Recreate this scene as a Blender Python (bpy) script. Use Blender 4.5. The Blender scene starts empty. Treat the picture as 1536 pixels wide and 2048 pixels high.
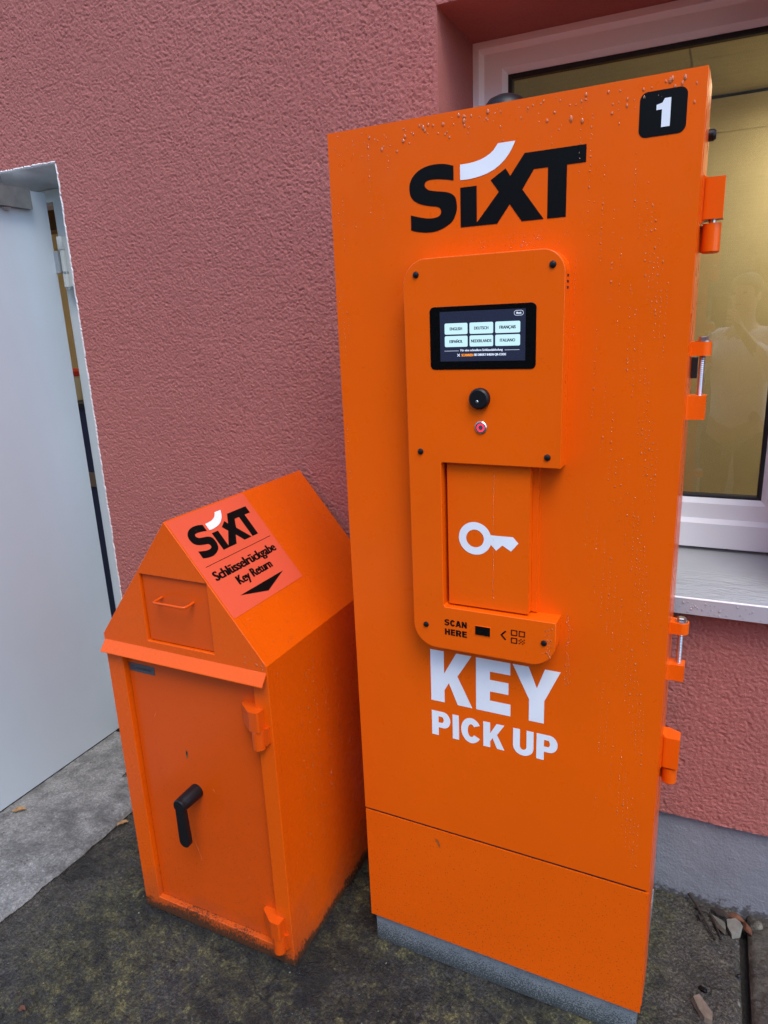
import bpy, bmesh, math, random
import numpy as np
from mathutils import Vector, Matrix

random.seed(7)
RNG = np.random.default_rng(11)
scene = bpy.context.scene
COL = scene.collection
R = math.radians

# ------------------------------------------------------------------ camera
cam_d = bpy.data.cameras.new("camera")
cam = bpy.data.objects.new("camera", cam_d)
COL.objects.link(cam)
cam.location = (0.6648, -1.8086, 1.6368)
cam.rotation_euler = (R(74.6296), R(2.3701), R(24.7969))
cam_d.sensor_fit = 'VERTICAL'
cam_d.sensor_height = 36.0
cam_d.lens = 24.396
cam_d.clip_start = 0.02
cam_d.clip_end = 500
scene.camera = cam

# ------------------------------------------------------------------ sky, sun, exposure
SUN_EL, SUN_AZ = R(58), R(143)          # azimuth clockwise from +Y: light from the right front
world = bpy.data.worlds.new("World")
scene.world = world
world.use_nodes = True
wn = world.node_tree
for n in list(wn.nodes):
    wn.nodes.remove(n)
w_out = wn.nodes.new("ShaderNodeOutputWorld")
w_bg = wn.nodes.new("ShaderNodeBackground")
w_sky = wn.nodes.new("ShaderNodeTexSky")
w_sky.sky_type = 'NISHITA'
w_sky.sun_disc = False
w_sky.sun_elevation = SUN_EL
w_sky.sun_rotation = SUN_AZ
w_sky.air_density = 1.0
w_sky.dust_density = 1.0
w_sky.ozone_density = 3.0
w_hsv = wn.nodes.new("ShaderNodeHueSaturation")   # overcast: greyer than a clear sky
w_hsv.inputs["Saturation"].default_value = 0.95
wn.links.new(w_sky.outputs["Color"], w_hsv.inputs["Color"])
wn.links.new(w_hsv.outputs["Color"], w_bg.inputs["Color"])
w_bg.inputs["Strength"].default_value = 0.15
wn.links.new(w_bg.outputs["Background"], w_out.inputs["Surface"])

sun_d = bpy.data.lights.new("sun", 'SUN')
sun = bpy.data.objects.new("sun", sun_d)
COL.objects.link(sun)
sun_d.energy = 0.75
sun_d.angle = R(30)
sun_d.color = (1.0, 0.96, 0.9)
sdir = Vector((math.sin(SUN_AZ) * math.cos(SUN_EL), math.cos(SUN_AZ) * math.cos(SUN_EL), math.sin(SUN_EL)))
sun.rotation_euler = sdir.to_track_quat('Z', 'Y').to_euler()
sun.location = (3, -4, 6)

scene.view_settings.view_transform = 'Standard'
scene.view_settings.look = 'None'
scene.view_settings.gamma = 1.0
scene.view_settings.use_curve_mapping = False
scene.view_settings.exposure = 1.52
try:
    scene.cycles.max_bounces = 10
    scene.cycles.transmission_bounces = 8
    scene.cycles.use_denoising = True
    scene.cycles.denoising_input_passes = 'RGB_ALBEDO_NORMAL'
    scene.cycles.denoising_prefilter = 'NONE'
except Exception:
    pass


# ------------------------------------------------------------------ helpers
def lin(r, g, b):
    f = lambda c: (c / 255) / 12.92 if c / 255 <= 0.04045 else ((c / 255 + 0.055) / 1.055) ** 2.4
    return (f(r), f(g), f(b), 1.0)


class NT:
    """small node-tree builder"""
    def __init__(self, name):
        self.m = bpy.data.materials.new(name)
        self.m.use_nodes = True
        self.t = self.m.node_tree
        for n in list(self.t.nodes):
            self.t.nodes.remove(n)
        self.out = self.t.nodes.new("ShaderNodeOutputMaterial")
        self.b = self.t.nodes.new("ShaderNodeBsdfPrincipled")
        self.t.links.new(self.b.outputs[0], self.out.inputs["Surface"])
        self._co = None

    def n(self, kind, **kw):
        nd = self.t.nodes.new(kind)
        for k, v in kw.items():
            setattr(nd, k, v)
        return nd

    def link(self, a, b):
        self.t.links.new(a, b)

    def set(self, **kw):
        for k, v in kw.items():
            self.b.inputs[k.replace("_", " ")].default_value = v
        return self

    def co(self):
        if self._co is None:
            self._co = self.n("ShaderNodeTexCoord").outputs["Object"]
        return self._co

    def mapping(self, scale=(1, 1, 1), loc=(0, 0, 0)):
        mp = self.n("ShaderNodeMapping")
        mp.inputs["Scale"].default_value = scale
        mp.inputs["Location"].default_value = loc
        self.link(self.co(), mp.inputs["Vector"])
        return mp.outputs[0]

    def noise(self, scale, detail=4, rough=0.55, vec=None, dist=0.0):
        nd = self.n("ShaderNodeTexNoise")
        nd.inputs["Scale"].default_value = scale
        nd.inputs["Detail"].default_value = detail
        nd.inputs["Roughness"].default_value = rough
        nd.inputs["Distortion"].default_value = dist
        self.link(vec if vec is not None else self.co(), nd.inputs["Vector"])
        return nd.outputs["Fac"]

    def ramp(self, fac, stops):
        nd = self.n("ShaderNodeValToRGB")
        els = nd.color_ramp.elements
        while len(els) < len(stops):
            els.new(0.5)
        for e, (p, c) in zip(els, stops):
            e.position = p
            e.color = c if len(c) == 4 else (*c, 1)
        self.link(fac, nd.inputs["Fac"])
        return nd.outputs["Color"]

    def mr(self, v, a, b, c=0.0, d=1.0):
        nd = self.n("ShaderNodeMapRange")
        nd.inputs[1].default_value = a
        nd.inputs[2].default_value = b
        nd.inputs[3].default_value = c
        nd.inputs[4].default_value = d
        self.link(v, nd.inputs[0])
        return nd.outputs[0]

    def math(self, op, a, b=None):
        nd = self.n("ShaderNodeMath", operation=op)
        for i, v in enumerate((a, b)):
            if v is None:
                continue
            if isinstance(v, (int, float)):
                nd.inputs[i].default_value = v
            else:
                self.link(v, nd.inputs[i])
        return nd.outputs[0]

    def mix(self, fac, a, b, blend='MIX'):
        nd = self.n("ShaderNodeMix", data_type='RGBA', blend_type=blend)
        for i, v in ((0, fac), (6, a), (7, b)):
            if isinstance(v, (int, float)):
                nd.inputs[i].default_value = v
            elif isinstance(v, tuple):
                nd.inputs[i].default_value = v if len(v) == 4 else (*v, 1)
            else:
                self.link(v, nd.inputs[i])
        return nd.outputs[2]

    def sep(self):
        nd = self.n("ShaderNodeSeparateXYZ")
        self.link(self.co(), nd.inputs[0])
        return nd.outputs

    def bump(self, h, strength=0.3, dist=0.01):
        nd = self.n("ShaderNodeBump")
        nd.inputs["Strength"].default_value = strength
        nd.inputs["Distance"].default_value = dist
        self.link(h, nd.inputs["Height"])
        self.link(nd.outputs[0], self.b.inputs["Normal"])

    def base(self, c):
        self.link(c, self.b.inputs["Base Color"])


def plain(name, col, rough=0.5, metal=0.0, spec=0.5, vary=0.06, vscale=6.0, bump=0.0, bscale=300):
    m = NT(name)
    m.set(Roughness=rough, Metallic=metal)
    m.b.inputs["Specular IOR Level"].default_value = spec
    f = m.noise(vscale, 5, 0.6)
    lo = tuple(max(0, c * (1 - vary)) for c in col[:3])
    hi = tuple(min(1, c * (1 + vary)) for c in col[:3])
    m.base(m.ramp(f, [(0.3, lo), (0.7, hi)]))
    if bump:
        m.bump(m.noise(bscale, 2, 0.5), bump, 0.002)
    return m.m


def paint(name, col, rough=0.30, dirt_h=0.0, dirt_amt=1.0, speck=0.0, peel=0.035):
    """powder coated sheet steel: faint orange peel, slow tone drift, splash dirt near the ground"""
    m = NT(name)
    m.b.inputs["Specular IOR Level"].default_value = 0.2
    m.b.inputs["Coat Weight"].default_value = 0.18
    m.b.inputs["Coat Roughness"].default_value = 0.13
    f = m.noise(3.5, 5, 0.6)
    c = m.ramp(f, [(0.3, tuple(x * 0.95 for x in col[:3])), (0.72, tuple(min(1, x * 1.04) for x in col[:3]))])
    # old water runs
    runs = m.noise(1.0, 4, 0.6, m.mapping((70, 70, 1.2)))
    c = m.mix(m.mr(runs, 0.62, 0.8, 0, 0.10), c, tuple(x * 0.8 for x in col[:3]))
    z = m.sep()[2]
    if speck:
        sp = m.noise(230, 2, 0.5)
        zz = m.mr(z, 0.02, 0.95, 1.0, 0.0)
        th = m.math('SUBTRACT', sp, m.math('MULTIPLY', m.math('SUBTRACT', 1.0, zz), 0.10))
        c = m.mix(m.mr(th, 0.61, 0.66, 0, 0.6 * speck), c, (0.035, 0.022, 0.014))
    if dirt_h:
        d1 = m.noise(240, 3, 0.65, m.mapping((1, 1, 0.42)))
        d2 = m.noise(9, 3, 0.5)
        hgt = m.math('MULTIPLY', m.mr(d2, 0.3, 0.7, 0.35, 1.25), dirt_h)
        zr = m.math('DIVIDE', z, hgt)
        lev = m.mr(zr, 0.0, 1.15, 0.66, 0.02)
        fac = m.mr(m.math('ADD', d1, m.math('SUBTRACT', lev, 0.30)), 0.52, 0.66, 0.0, 0.93 * dirt_amt)
        c = m.mix(fac, c, (0.018, 0.014, 0.009))
        haze = m.mr(zr, 0.3, 2.4, 0.35, 0.0)
        c = m.mix(haze, c, (0.10, 0.055, 0.03))
    m.base(c)
    m.link(m.mr(m.noise(25, 3, 0.6), 0.3, 0.7, rough * 0.85, rough * 1.2), m.b.inputs["Roughness"])
    m.bump(m.noise(650, 2, 0.5), peel, 0.0008)
    return m.m


def emit(name, col, strength):
    m = NT(name)
    m.set(Base_Color=(0.01, 0.01, 0.012, 1), Roughness=0.15)
    m.b.inputs["Emission Color"].default_value = col
    m.b.inputs["Emission Strength"].default_value = strength
    return m.m


ORANGE = (0.76, 0.100, 0.0012)
M = {}
M['orange'] = paint("orange_paint", ORANGE)
M['orange_low'] = paint("orange_paint_splashed", ORANGE, speck=1.0)
M['orange_box'] = paint("orange_paint_dirty_foot", (0.70, 0.088, 0.0015), rough=0.27, dirt_h=0.080)
M['orange_box_door'] = paint("orange_paint_box_door", (0.62, 0.072, 0.0025), rough=0.34, dirt_h=0.045, dirt_amt=0.5, speck=0.5)
M['black_print'] = plain("black_print", (0.003, 0.003, 0.003), 0.4, spec=0.15)
M['white_print'] = plain("white_print", (0.76, 0.77, 0.80), 0.4)
M['sticker'] = plain("sticker_vinyl", (0.70, 0.095, 0.042), 0.32, vary=0.03)
M['black_plastic'] = plain("black_plastic", (0.005, 0.005, 0.006), 0.42, spec=0.3, bump=0.15, bscale=500)
M['rubber'] = plain("black_rubber", (0.015, 0.015, 0.016), 0.6)
M['bezel'] = plain("black_glass_bezel", (0.003, 0.003, 0.003), 0.12, spec=0.25)
M['steel'] = plain("bright_steel", (0.55, 0.56, 0.58), 0.28, metal=1.0)
M['closer'] = plain("closer_aluminium", (0.17, 0.17, 0.16), 0.5, metal=0.3, vary=0.25, vscale=18)
M['hinge_grey'] = plain("hinge_grey_paint", (0.46, 0.48, 0.45), 0.45)
M['door_white'] = plain("door_white_paint", (0.52, 0.575, 0.60), 0.34, vary=0.03, vscale=2.5, bump=0.04, bscale=350)
M['frame_grey'] = plain("steel_frame_grey", (0.52, 0.55, 0.55), 0.5, vary=0.05)
M['upvc'] = plain("white_upvc", (0.84, 0.84, 0.86), 0.33, vary=0.02)
M['gasket'] = plain("gasket_black", (0.012, 0.012, 0.013), 0.55)
M['plate_grey'] = plain("nameplate_grey", (0.10, 0.11, 0.125), 0.4, metal=0.5)
M['plate_text'] = plain("nameplate_text", (0.03, 0.035, 0.045), 0.45)
M['brass'] = plain("worn_brass", (0.55, 0.38, 0.16), 0.4, metal=1.0)
M['dark_hole'] = plain("dark_recess", (0.006, 0.005, 0.005), 0.8)
M['screen_bg'] = emit("screen_background", lin(24, 30, 52), 0.48)
M['screen_btn'] = emit("screen_button_lit", lin(190, 228, 240), 0.42)
M['screen_txt'] = plain("screen_dark_text", (0.012, 0.016, 0.03), 0.4)
M['screen_white'] = emit("screen_white_text", lin(200, 212, 235), 0.48)
M['screen_orange'] = emit("screen_orange_text", lin(235, 140, 40), 0.5)
M['red_ring'] = emit("red_ring_lit", lin(255, 40, 70), 0.8)
M['lens'] = plain("lens_glass", (0.02, 0.02, 0.025), 0.08)

# water
w = NT("water_drop")
w.t.nodes.remove(w.b)
w_t = w.n("ShaderNodeBsdfTransparent")
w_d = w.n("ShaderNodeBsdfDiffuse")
w_d.inputs[0].default_value = (1.0, 0.46, 0.20, 1)      # bright refracted glow painted in as orange diffuse, no real refraction
w_g = w.n("ShaderNodeBsdfGlossy")
w_g.inputs["Roughness"].default_value = 0.05
w_f = w.n("ShaderNodeFresnel")
w_f.inputs[0].default_value = 1.33
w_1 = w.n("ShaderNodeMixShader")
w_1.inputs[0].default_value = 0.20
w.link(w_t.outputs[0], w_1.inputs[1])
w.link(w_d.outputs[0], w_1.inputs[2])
w_m = w.n("ShaderNodeMixShader")
w.link(w.math('ADD', w_f.outputs[0], 0.05), w_m.inputs[0])
w.link(w_1.outputs[0], w_m.inputs[1])
w.link(w_g.outputs[0], w_m.inputs[2])
w.link(w_m.outputs[0], w.out.inputs["Surface"])
M['water'] = w.m
M['water_on_metal'] = w.m.copy()
for n in M['water_on_metal'].node_tree.nodes:
    if n.type == 'BSDF_DIFFUSE': n.inputs[0].default_value = (0.9, 0.9, 0.92, 1)  # here the drops' bright glint is painted in as near-white diffuse


# galvanised foot of the cabinet
g = NT("galvanised_steel")
g.set(Metallic=0.35, Roughness=0.5)
z = g.sep()[2]
sp = g.noise(260, 3, 0.7)
c = g.ramp(g.noise(40, 4, 0.6), [(0.3, (0.20, 0.23, 0.255)), (0.7, (0.31, 0.345, 0.375))])
lev = g.mr(z, 0.0, 0.085, 0.16, -0.10)
c = g.mix(g.mr(g.math('ADD', sp, lev), 0.50, 0.60, 0, 0.85), c, (0.035, 0.04, 0.036))
g.base(c)
g.bump(sp, 0.25, 0.002)
M['galv'] = g.m

# rough plaster, displaced for real on the mesh; fine grain by bump
p = NT("pink_plaster")
p.set(Roughness=0.92)
p.b.inputs["Specular IOR Level"].default_value = 0.25
big = p.noise(1.3, 5, 0.6)
mid = p.noise(170, 3, 0.7)
c = p.ramp(big, [(0.3, (0.395, 0.134, 0.114)), (0.7, (0.45, 0.162, 0.137))])
c = p.mix(p.mr(mid, 0.35, 0.65, 0.0, 0.5), c, (0.34, 0.105, 0.092))
p.base(c)
p.bump(p.noise(420, 3, 0.65), 0.7, 0.004)
M['plaster'] = p.m

p = NT("grey_plinth_plaster")
p.set(Roughness=0.8)
c = p.ramp(p.noise(5, 6, 0.65), [(0.3, (0.175, 0.18, 0.205)), (0.7, (0.225, 0.232, 0.262))])
z = p.sep()[2]
mud = p.math('ADD', p.noise(55, 4, 0.7), p.mr(z, 0.0, 0.05, 0.18, -0.2))
c = p.mix(p.mr(mud, 0.52, 0.66, 0, 0.8), c, (0.04, 0.036, 0.03))
p.base(c)
p.bump(p.noise(140, 4, 0.65), 0.5, 0.006)
M['plinth'] = p.m

M['white_plaster'] = plain("white_filler", (0.62, 0.60, 0.58), 0.9, vary=0.15, vscale=60, bump=0.5, bscale=200)
M['soffit_plaster'] = plain("grey_soffit_plaster", (0.60, 0.61, 0.61), 0.85, vary=0.14, vscale=12, bump=0.3, bscale=120)

# window sill metal with creased film
s = NT("sill_film")
s.set(Roughness=0.24)
cr = s.noise(1.0, 4, 0.6, s.mapping((16, 55, 10)), 1.2)
y = s.sep()[1]
amt = s.mr(y, 0.16, 0.02, 0.0, 1.0)
s.base(s.ramp(s.noise(4, 4, 0.6), [(0.3, (0.37, 0.385, 0.39)), (0.7, (0.43, 0.445, 0.45))]))
s.bump(s.math('MULTIPLY', cr, amt), 0.7, 0.012)
M['sill'] = s.m
M['sill_edge'] = plain("sill_edge_metal", (0.36, 0.36, 0.39), 0.45, vary=0.08)

# glass
gl = NT("window_glass")
gl.t.nodes.remove(gl.b)
tr = gl.n("ShaderNodeBsdfTransparent")
tr.inputs[0].default_value = (0.90, 0.93, 0.90, 1)
gs = gl.n("ShaderNodeBsdfGlossy")
gs.inputs["Roughness"].default_value = 0.01
fr = gl.n("ShaderNodeFresnel")
fr.inputs[0].default_value = 1.55
mx = gl.n("ShaderNodeMixShader")
gl.link(gl.math('MULTIPLY', fr.outputs[0], 2.2), mx.inputs[0])
gl.link(tr.outputs[0], mx.inputs[1])
gl.link(gs.outputs[0], mx.inputs[2])
gl.link(mx.outputs[0], gl.out.inputs["Surface"])
M['glass'] = gl.m

M['room_wall'] = plain("room_wall_cream", (0.60, 0.53, 0.38), 0.8, vary=0.05)
M['room_ceiling'] = plain("room_ceiling", (0.50, 0.45, 0.32), 0.85, vary=0.05)
M['room_floor'] = plain("room_floor_brown", (0.14, 0.09, 0.05), 0.5)
M['lamp_glow'] = emit("ceiling_lamp_glow", (1.0, 0.78, 0.47, 1), 16.0)


def ground_mat(name, dry, moss_amt=0.0, dark_amt=0.0, pits=0.5, zones=False, pit_holes=0.0):
    m = NT(name)
    n1 = m.noise(2.3, 6, 0.62)
    n2 = m.noise(14, 6, 0.68)
    n3 = m.noise(140, 6, 0.8)
    k = m.ramp(n3, [(0.34, (0.12, 0.12, 0.12)), (0.50, (0.78, 0.78, 0.78)), (0.66, (2.5, 2.5, 2.45))])
    c = m.mix(m.mr(n2, 0.35, 0.65, 0, 1), tuple(x * 0.80 for x in dry), tuple(x * 1.2 for x in dry))
    if zones:
        x, y, _ = m.sep()
        # dirty water has stained the middle of the slab, the right end stays brown and drier
        right = m.mr(m.math('ADD', x, m.math('MULTIPLY', n2, 0.12)), 0.62, 0.76, 0, 1)
        n4 = m.noise(24, 6, 0.75, m.mapping((1, 1, 1), (3.1, 7.7, 0)))
        n5 = m.noise(2.6, 5, 0.6, m.mapping((1, 1, 1), (9.3, 1.7, 0)))
        mm = m.math('ADD', m.math('MULTIPLY', n5, 0.55), m.math('MULTIPLY', n4, 0.65))
        mossf = m.math('MULTIPLY', m.mr(mm, 0.52, 0.66, 0, 0.95), m.mr(right, 0, 1, 1, 0.25))
        left = m.mr(x, -1.05, -0.80, 0.25, 1.0)
        mossc = m.mix(m.mr(n4, 0.42, 0.62, 0, 1), (0.030, 0.029, 0.012), (0.12, 0.108, 0.044))
        dk = m.math('ADD', m.math('MULTIPLY', n1, 0.55), m.math('MULTIPLY', n2, 0.5))
        darkf = m.math('MULTIPLY', m.mr(dk, 0.56, 0.44, 0, 0.9), m.mr(right, 0, 1, 1, 0.35))
        c = m.mix(m.math('MULTIPLY', m.mr(m.math('ADD', x, m.math('MULTIPLY', n2, 0.25)), -0.98, -0.62, 0.15, 1.0), m.mr(right, 0, 1, 0.75, 0.0)), c, (0.030, 0.028, 0.024))
        c = m.mix(m.math('MULTIPLY', mossf, left), c, mossc)
        c = m.mix(darkf, c, (0.010, 0.009, 0.007))
        # soaked dirt ring round the foot of the return box
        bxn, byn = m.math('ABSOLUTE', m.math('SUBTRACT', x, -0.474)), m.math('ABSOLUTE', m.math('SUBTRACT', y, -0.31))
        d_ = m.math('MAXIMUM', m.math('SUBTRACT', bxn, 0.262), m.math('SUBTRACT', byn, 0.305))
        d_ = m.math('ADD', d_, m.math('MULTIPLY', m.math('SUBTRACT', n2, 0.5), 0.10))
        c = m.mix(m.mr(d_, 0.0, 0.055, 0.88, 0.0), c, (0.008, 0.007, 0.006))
        vc = m.n("ShaderNodeTexVoronoi")
        vc.feature = 'DISTANCE_TO_EDGE'
        vc.inputs["Scale"].default_value = 4.2
        wv = m.n("ShaderNodeVectorMath", operation='ADD')
        nz_ = m.n("ShaderNodeTexNoise")
        nz_.inputs["Scale"].default_value = 9
        nz_.inputs["Detail"].default_value = 5
        m.link(m.co(), nz_.inputs["Vector"])
        sc_ = m.n("ShaderNodeVectorMath", operation='SCALE')
        sc_.inputs["Scale"].default_value = 0.22
        m.link(nz_.outputs["Color"], sc_.inputs[0])
        m.link(m.co(), wv.inputs[0])
        m.link(sc_.outputs[0], wv.inputs[1])
        m.link(wv.outputs[0], vc.inputs["Vector"])
        crack = m.math('MULTIPLY', m.mr(vc.outputs["Distance"], 0.010, 0.026, 0.85, 0.0), m.mr(m.noise(3.3, 3, 0.6, m.mapping((1, 1, 1), (5, 2, 0))), 0.50, 0.60, 0, 1))
        c = m.mix(crack, c, (0.006, 0.005, 0.004))
    if dark_amt:
        d = m.math('ADD', m.math('MULTIPLY', n1, 0.6), m.math('MULTIPLY', n2, 0.5))
        c = m.mix(m.mr(d, 0.58, 0.44, 0, dark_amt), c, tuple(x * 0.35 for x in dry))
    c = m.mix(1.0 if zones else 0.45, c, k, 'MULTIPLY')
    if pit_holes:
        vp = m.n("ShaderNodeTexVoronoi")
        vp.inputs["Scale"].default_value = 55
        m.link(m.co(), vp.inputs["Vector"])
        pf = m.math('MULTIPLY', m.mr(vp.outputs["Distance"], 0.22, 0.12, 0, pit_holes), m.mr(m.noise(21, 3, 0.6), 0.52, 0.60, 0, 1))
        c = m.mix(pf, c, (0.03, 0.028, 0.025))
    vo = m.n("ShaderNodeTexVoronoi")
    vo.inputs["Scale"].default_value = 85
    m.link(m.co(), vo.inputs["Vector"])
    fleck = m.math('MULTIPLY', m.mr(vo.outputs["Distance"], 0.16, 0.08, 0, 1), m.mr(m.noise(37, 2, 0.5), 0.57, 0.66, 0, 0.6))
    c = m.mix(fleck, c, (0.16, 0.15, 0.13))
    m.base(c)
    m.link(m.mr(n2, 0.3, 0.7, 0.24, 0.70), m.b.inputs["Roughness"])
    m.b.inputs["Specular IOR Level"].default_value = 0.4
    m.bump(m.math('ADD', n3, m.math('MULTIPLY', m.noise(320, 3, 0.7), 0.5)), pits, 0.016)
    return m.m


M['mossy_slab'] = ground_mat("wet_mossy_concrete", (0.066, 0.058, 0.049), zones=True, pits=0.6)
M['step_slab'] = ground_mat("pale_step_concrete", (0.200, 0.195, 0.185), 0, 0.6, 0.40, pit_holes=0.85)
M['side_slab'] = ground_mat("brown_slab_concrete", (0.060, 0.051, 0.040), 0, 0.5, 0.45)
M['soil'] = ground_mat("dark_joint_soil", (0.016, 0.013, 0.010), 0, 0.4)
M['bark'] = plain("dark_twig", (0.022, 0.014, 0.010), 0.7, vary=0.3, vscale=80)
M['stone'] = plain("grey_brown_stone", (0.12, 0.11, 0.085), 0.8, vary=0.35, vscale=45, bump=0.5, bscale=160)
M['stone_pink'] = plain("pinkish_broken_stone", (0.13, 0.095, 0.068), 0.8, vary=0.3, vscale=50, bump=0.5, bscale=160)
M['stone_white'] = plain("pale_stone", (0.16, 0.15, 0.125), 0.8, vary=0.25, vscale=60, bump=0.4, bscale=160)
M['rust'] = plain("rust_brown", (0.10, 0.035, 0.014), 0.8, vary=0.5, vscale=60, bump=0.5, bscale=150)
M['leaf'] = plain("dry_leaf", (0.26, 0.14, 0.05), 0.7, vary=0.35, vscale=90)
M['blue_dark'] = plain("dark_blue_fabric", (0.012, 0.014, 0.035), 0.8)
M['cream'] = plain("cream_plastic", (0.60, 0.48, 0.26), 0.5)
M['red_plastic'] = plain("red_plastic", (0.50, 0.03, 0.01), 0.4)


def tag(o, label=None, cat=None, group=None, kind=None):
    if label: o['label'] = label
    if cat: o['category'] = cat
    if group: o['group'] = group
    if kind: o['kind'] = kind
    return o


def empty(name, loc, rz=0.0, parent=None):
    o = bpy.data.objects.new(name, None)
    o.empty_display_size = 0.1
    COL.objects.link(o)
    o.location = loc
    o.rotation_euler = (0, 0, rz)
    if parent: o.parent = parent
    return o


def link(name, me, mat, parent=None, smooth=False):
    o = bpy.data.objects.new(name, me)
    COL.objects.link(o)
    if mat is not None and len(me.materials) == 0:
        me.materials.append(mat)
    if parent is not None: o.parent = parent
    if smooth:
        me.polygons.foreach_set("use_smooth", [True] * len(me.polygons))
    return o


def bm_obj(name, bm, mat, parent=None, smooth=False, bevel=0.0, segs=2, angle=35):
    if bevel:
        es = [e for e in bm.edges if len(e.link_faces) == 2 and e.calc_face_angle(0) > R(angle)]
        bmesh.ops.bevel(bm, geom=es, offset=bevel, segments=segs, profile=0.5, affect='EDGES', clamp_overlap=True)
    bmesh.ops.recalc_face_normals(bm, faces=bm.faces)
    me = bpy.data.meshes.new(name)
    bm.to_mesh(me)
    bm.free()
    o = link(name, me, mat, parent)
    if bevel or smooth:
        for pl in me.polygons: pl.use_smooth = True
        me.set_sharp_from_angle(angle=R(34))
    if bevel: even_normals(o)
    return o


def even_normals(o):
    """big flat faces keep flat shading, only the rounded edges bend the light"""
    wm = o.modifiers.new("even_normals", 'WEIGHTED_NORMAL')
    wm.keep_sharp = True
    wm.weight = 80


def box_bm(x0, x1, y0, y1, z0, z1, bm=None):
    bm = bm or bmesh.new()
    vs = [bm.verts.new((x, y, z)) for z in (z0, z1) for y in (y0, y1) for x in (x0, x1)]
    for f in ((0, 1, 3, 2), (4, 6, 7, 5), (0, 4, 5, 1), (2, 3, 7, 6), (0, 2, 6, 4), (1, 5, 7, 3)):
        bm.faces.new([vs[i] for i in f])
    return bm


def box(name, x0, x1, y0, y1, z0, z1, mat, parent=None, bevel=0.0, segs=2):
    return bm_obj(name, box_bm(x0, x1, y0, y1, z0, z1), mat, parent, bevel=bevel, segs=segs)


def prism_bm(pts, axis, a, b, bm=None):
    """extrude a 2D outline along an axis. axis 'y': pts are (x,z); 'x': (y,z); 'z': (x,y)"""
    bm = bm or bmesh.new()
    def P(q, t):
        return {'y': (q[0], t, q[1]), 'x': (t, q[0], q[1]), 'z': (q[0], q[1], t)}[axis]
    v0 = [bm.verts.new(P(q, a)) for q in pts]
    v1 = [bm.verts.new(P(q, b)) for q in pts]
    n = len(pts)
    bm.faces.new(v0)
    bm.faces.new(v1[::-1])
    for i in range(n):
        bm.faces.new((v0[i], v0[(i + 1) % n], v1[(i + 1) % n], v1[i]))
    return bm


def lathe_bm(profile, axis='z', c=(0, 0, 0), seg=24, bm=None):
    """profile: (radius, height) pairs, closed on the axis when radius is 0"""
    bm = bm or bmesh.new()
    rings = []
    for r, h in profile:
        if r < 1e-6:
            q = {'z': (0, 0, h), 'y': (0, h, 0), 'x': (h, 0, 0)}[axis]
            rings.append([bm.verts.new(Vector(c) + Vector(q))])
        else:
            ring = []
            for i in range(seg):
                t = 2 * math.pi * i / seg
                a, b = r * math.cos(t), r * math.sin(t)
                q = {'z': (a, b, h), 'y': (a, h, b), 'x': (h, a, b)}[axis]
                ring.append(bm.verts.new(Vector(c) + Vector(q)))
            rings.append(ring)
    for A, B in zip(rings, rings[1:]):
        for i in range(seg):
            j = (i + 1) % seg
            q = [A[i % len(A)], A[j % len(A)], B[j % len(B)], B[i % len(B)]]
            u = []
            for v in q:
                if v not in u: u.append(v)
            if len(u) > 2: bm.faces.new(u)
    return bm


def tube_bm(pts, r, seg=10, bm=None, caps=True):
    bm = bm or bmesh.new()
    pts = [Vector(q) for q in pts]
    rings = []
    up = Vector((0.1, 0.23, 0.97)).normalized()
    for i, q in enumerate(pts):
        d = ((pts[min(i + 1, len(pts) - 1)] - pts[max(i - 1, 0)])).normalized()
        a = d.cross(up).normalized()
        b = d.cross(a).normalized()
        rr = r[i] if isinstance(r, (list, tuple)) else r
        rings.append([bm.verts.new(q + a * rr * math.cos(2 * math.pi * k / seg) + b * rr * math.sin(2 * math.pi * k / seg)) for k in range(seg)])
    for A, B in zip(rings, rings[1:]):
        for k in range(seg):
            bm.faces.new((A[k], A[(k + 1) % seg], B[(k + 1) % seg], B[k]))
    if caps:
        bm.faces.new(rings[0])
        bm.faces.new(rings[-1][::-1])
    return bm


def arc(cx, cy, r, a0, a1, n=8, ry=None):
    ry = ry or r
    return [(cx + r * math.cos(R(a0 + (a1 - a0) * i / n)), cy + ry * math.sin(R(a0 + (a1 - a0) * i / n))) for i in range(n + 1)]


def round_rect(x0, x1, y0, y1, r, n=6):
    return (arc(x1 - r, y0 + r, r, -90, 0, n) + arc(x1 - r, y1 - r, r, 0, 90, n) +
            arc(x0 + r, y1 - r, r, 90, 180, n) + arc(x0 + r, y0 + r, r, 180, 270, n))


FRONT = lambda y: (lambda a, b, h: (a, y - h, b))     # plane facing -Y at local y


def curve_mesh(loops, place, thick=0.0, bevel=0.0):
    """filled 2D loops (holes by even-odd), optionally thick, mapped into place(a, b, h); h grows outwards"""
    cu = bpy.data.curves.new("outline", 'CURVE')
    cu.dimensions = '2D'
    cu.fill_mode = 'BOTH'
    for lp in loops:
        sp = cu.splines.new('POLY')
        sp.points.add(len(lp) - 1)
        for q, (x, y) in zip(sp.points, lp):
            q.co = (x, y, 0, 1)
        sp.use_cyclic_u = True
    if thick:
        cu.extrude = max(thick / 2 - bevel, 0)
    if bevel:
        cu.bevel_depth = bevel
        cu.bevel_resolution = 2
        cu.offset = -bevel
    return curve_to_mesh(cu, place, thick / 2)


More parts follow.
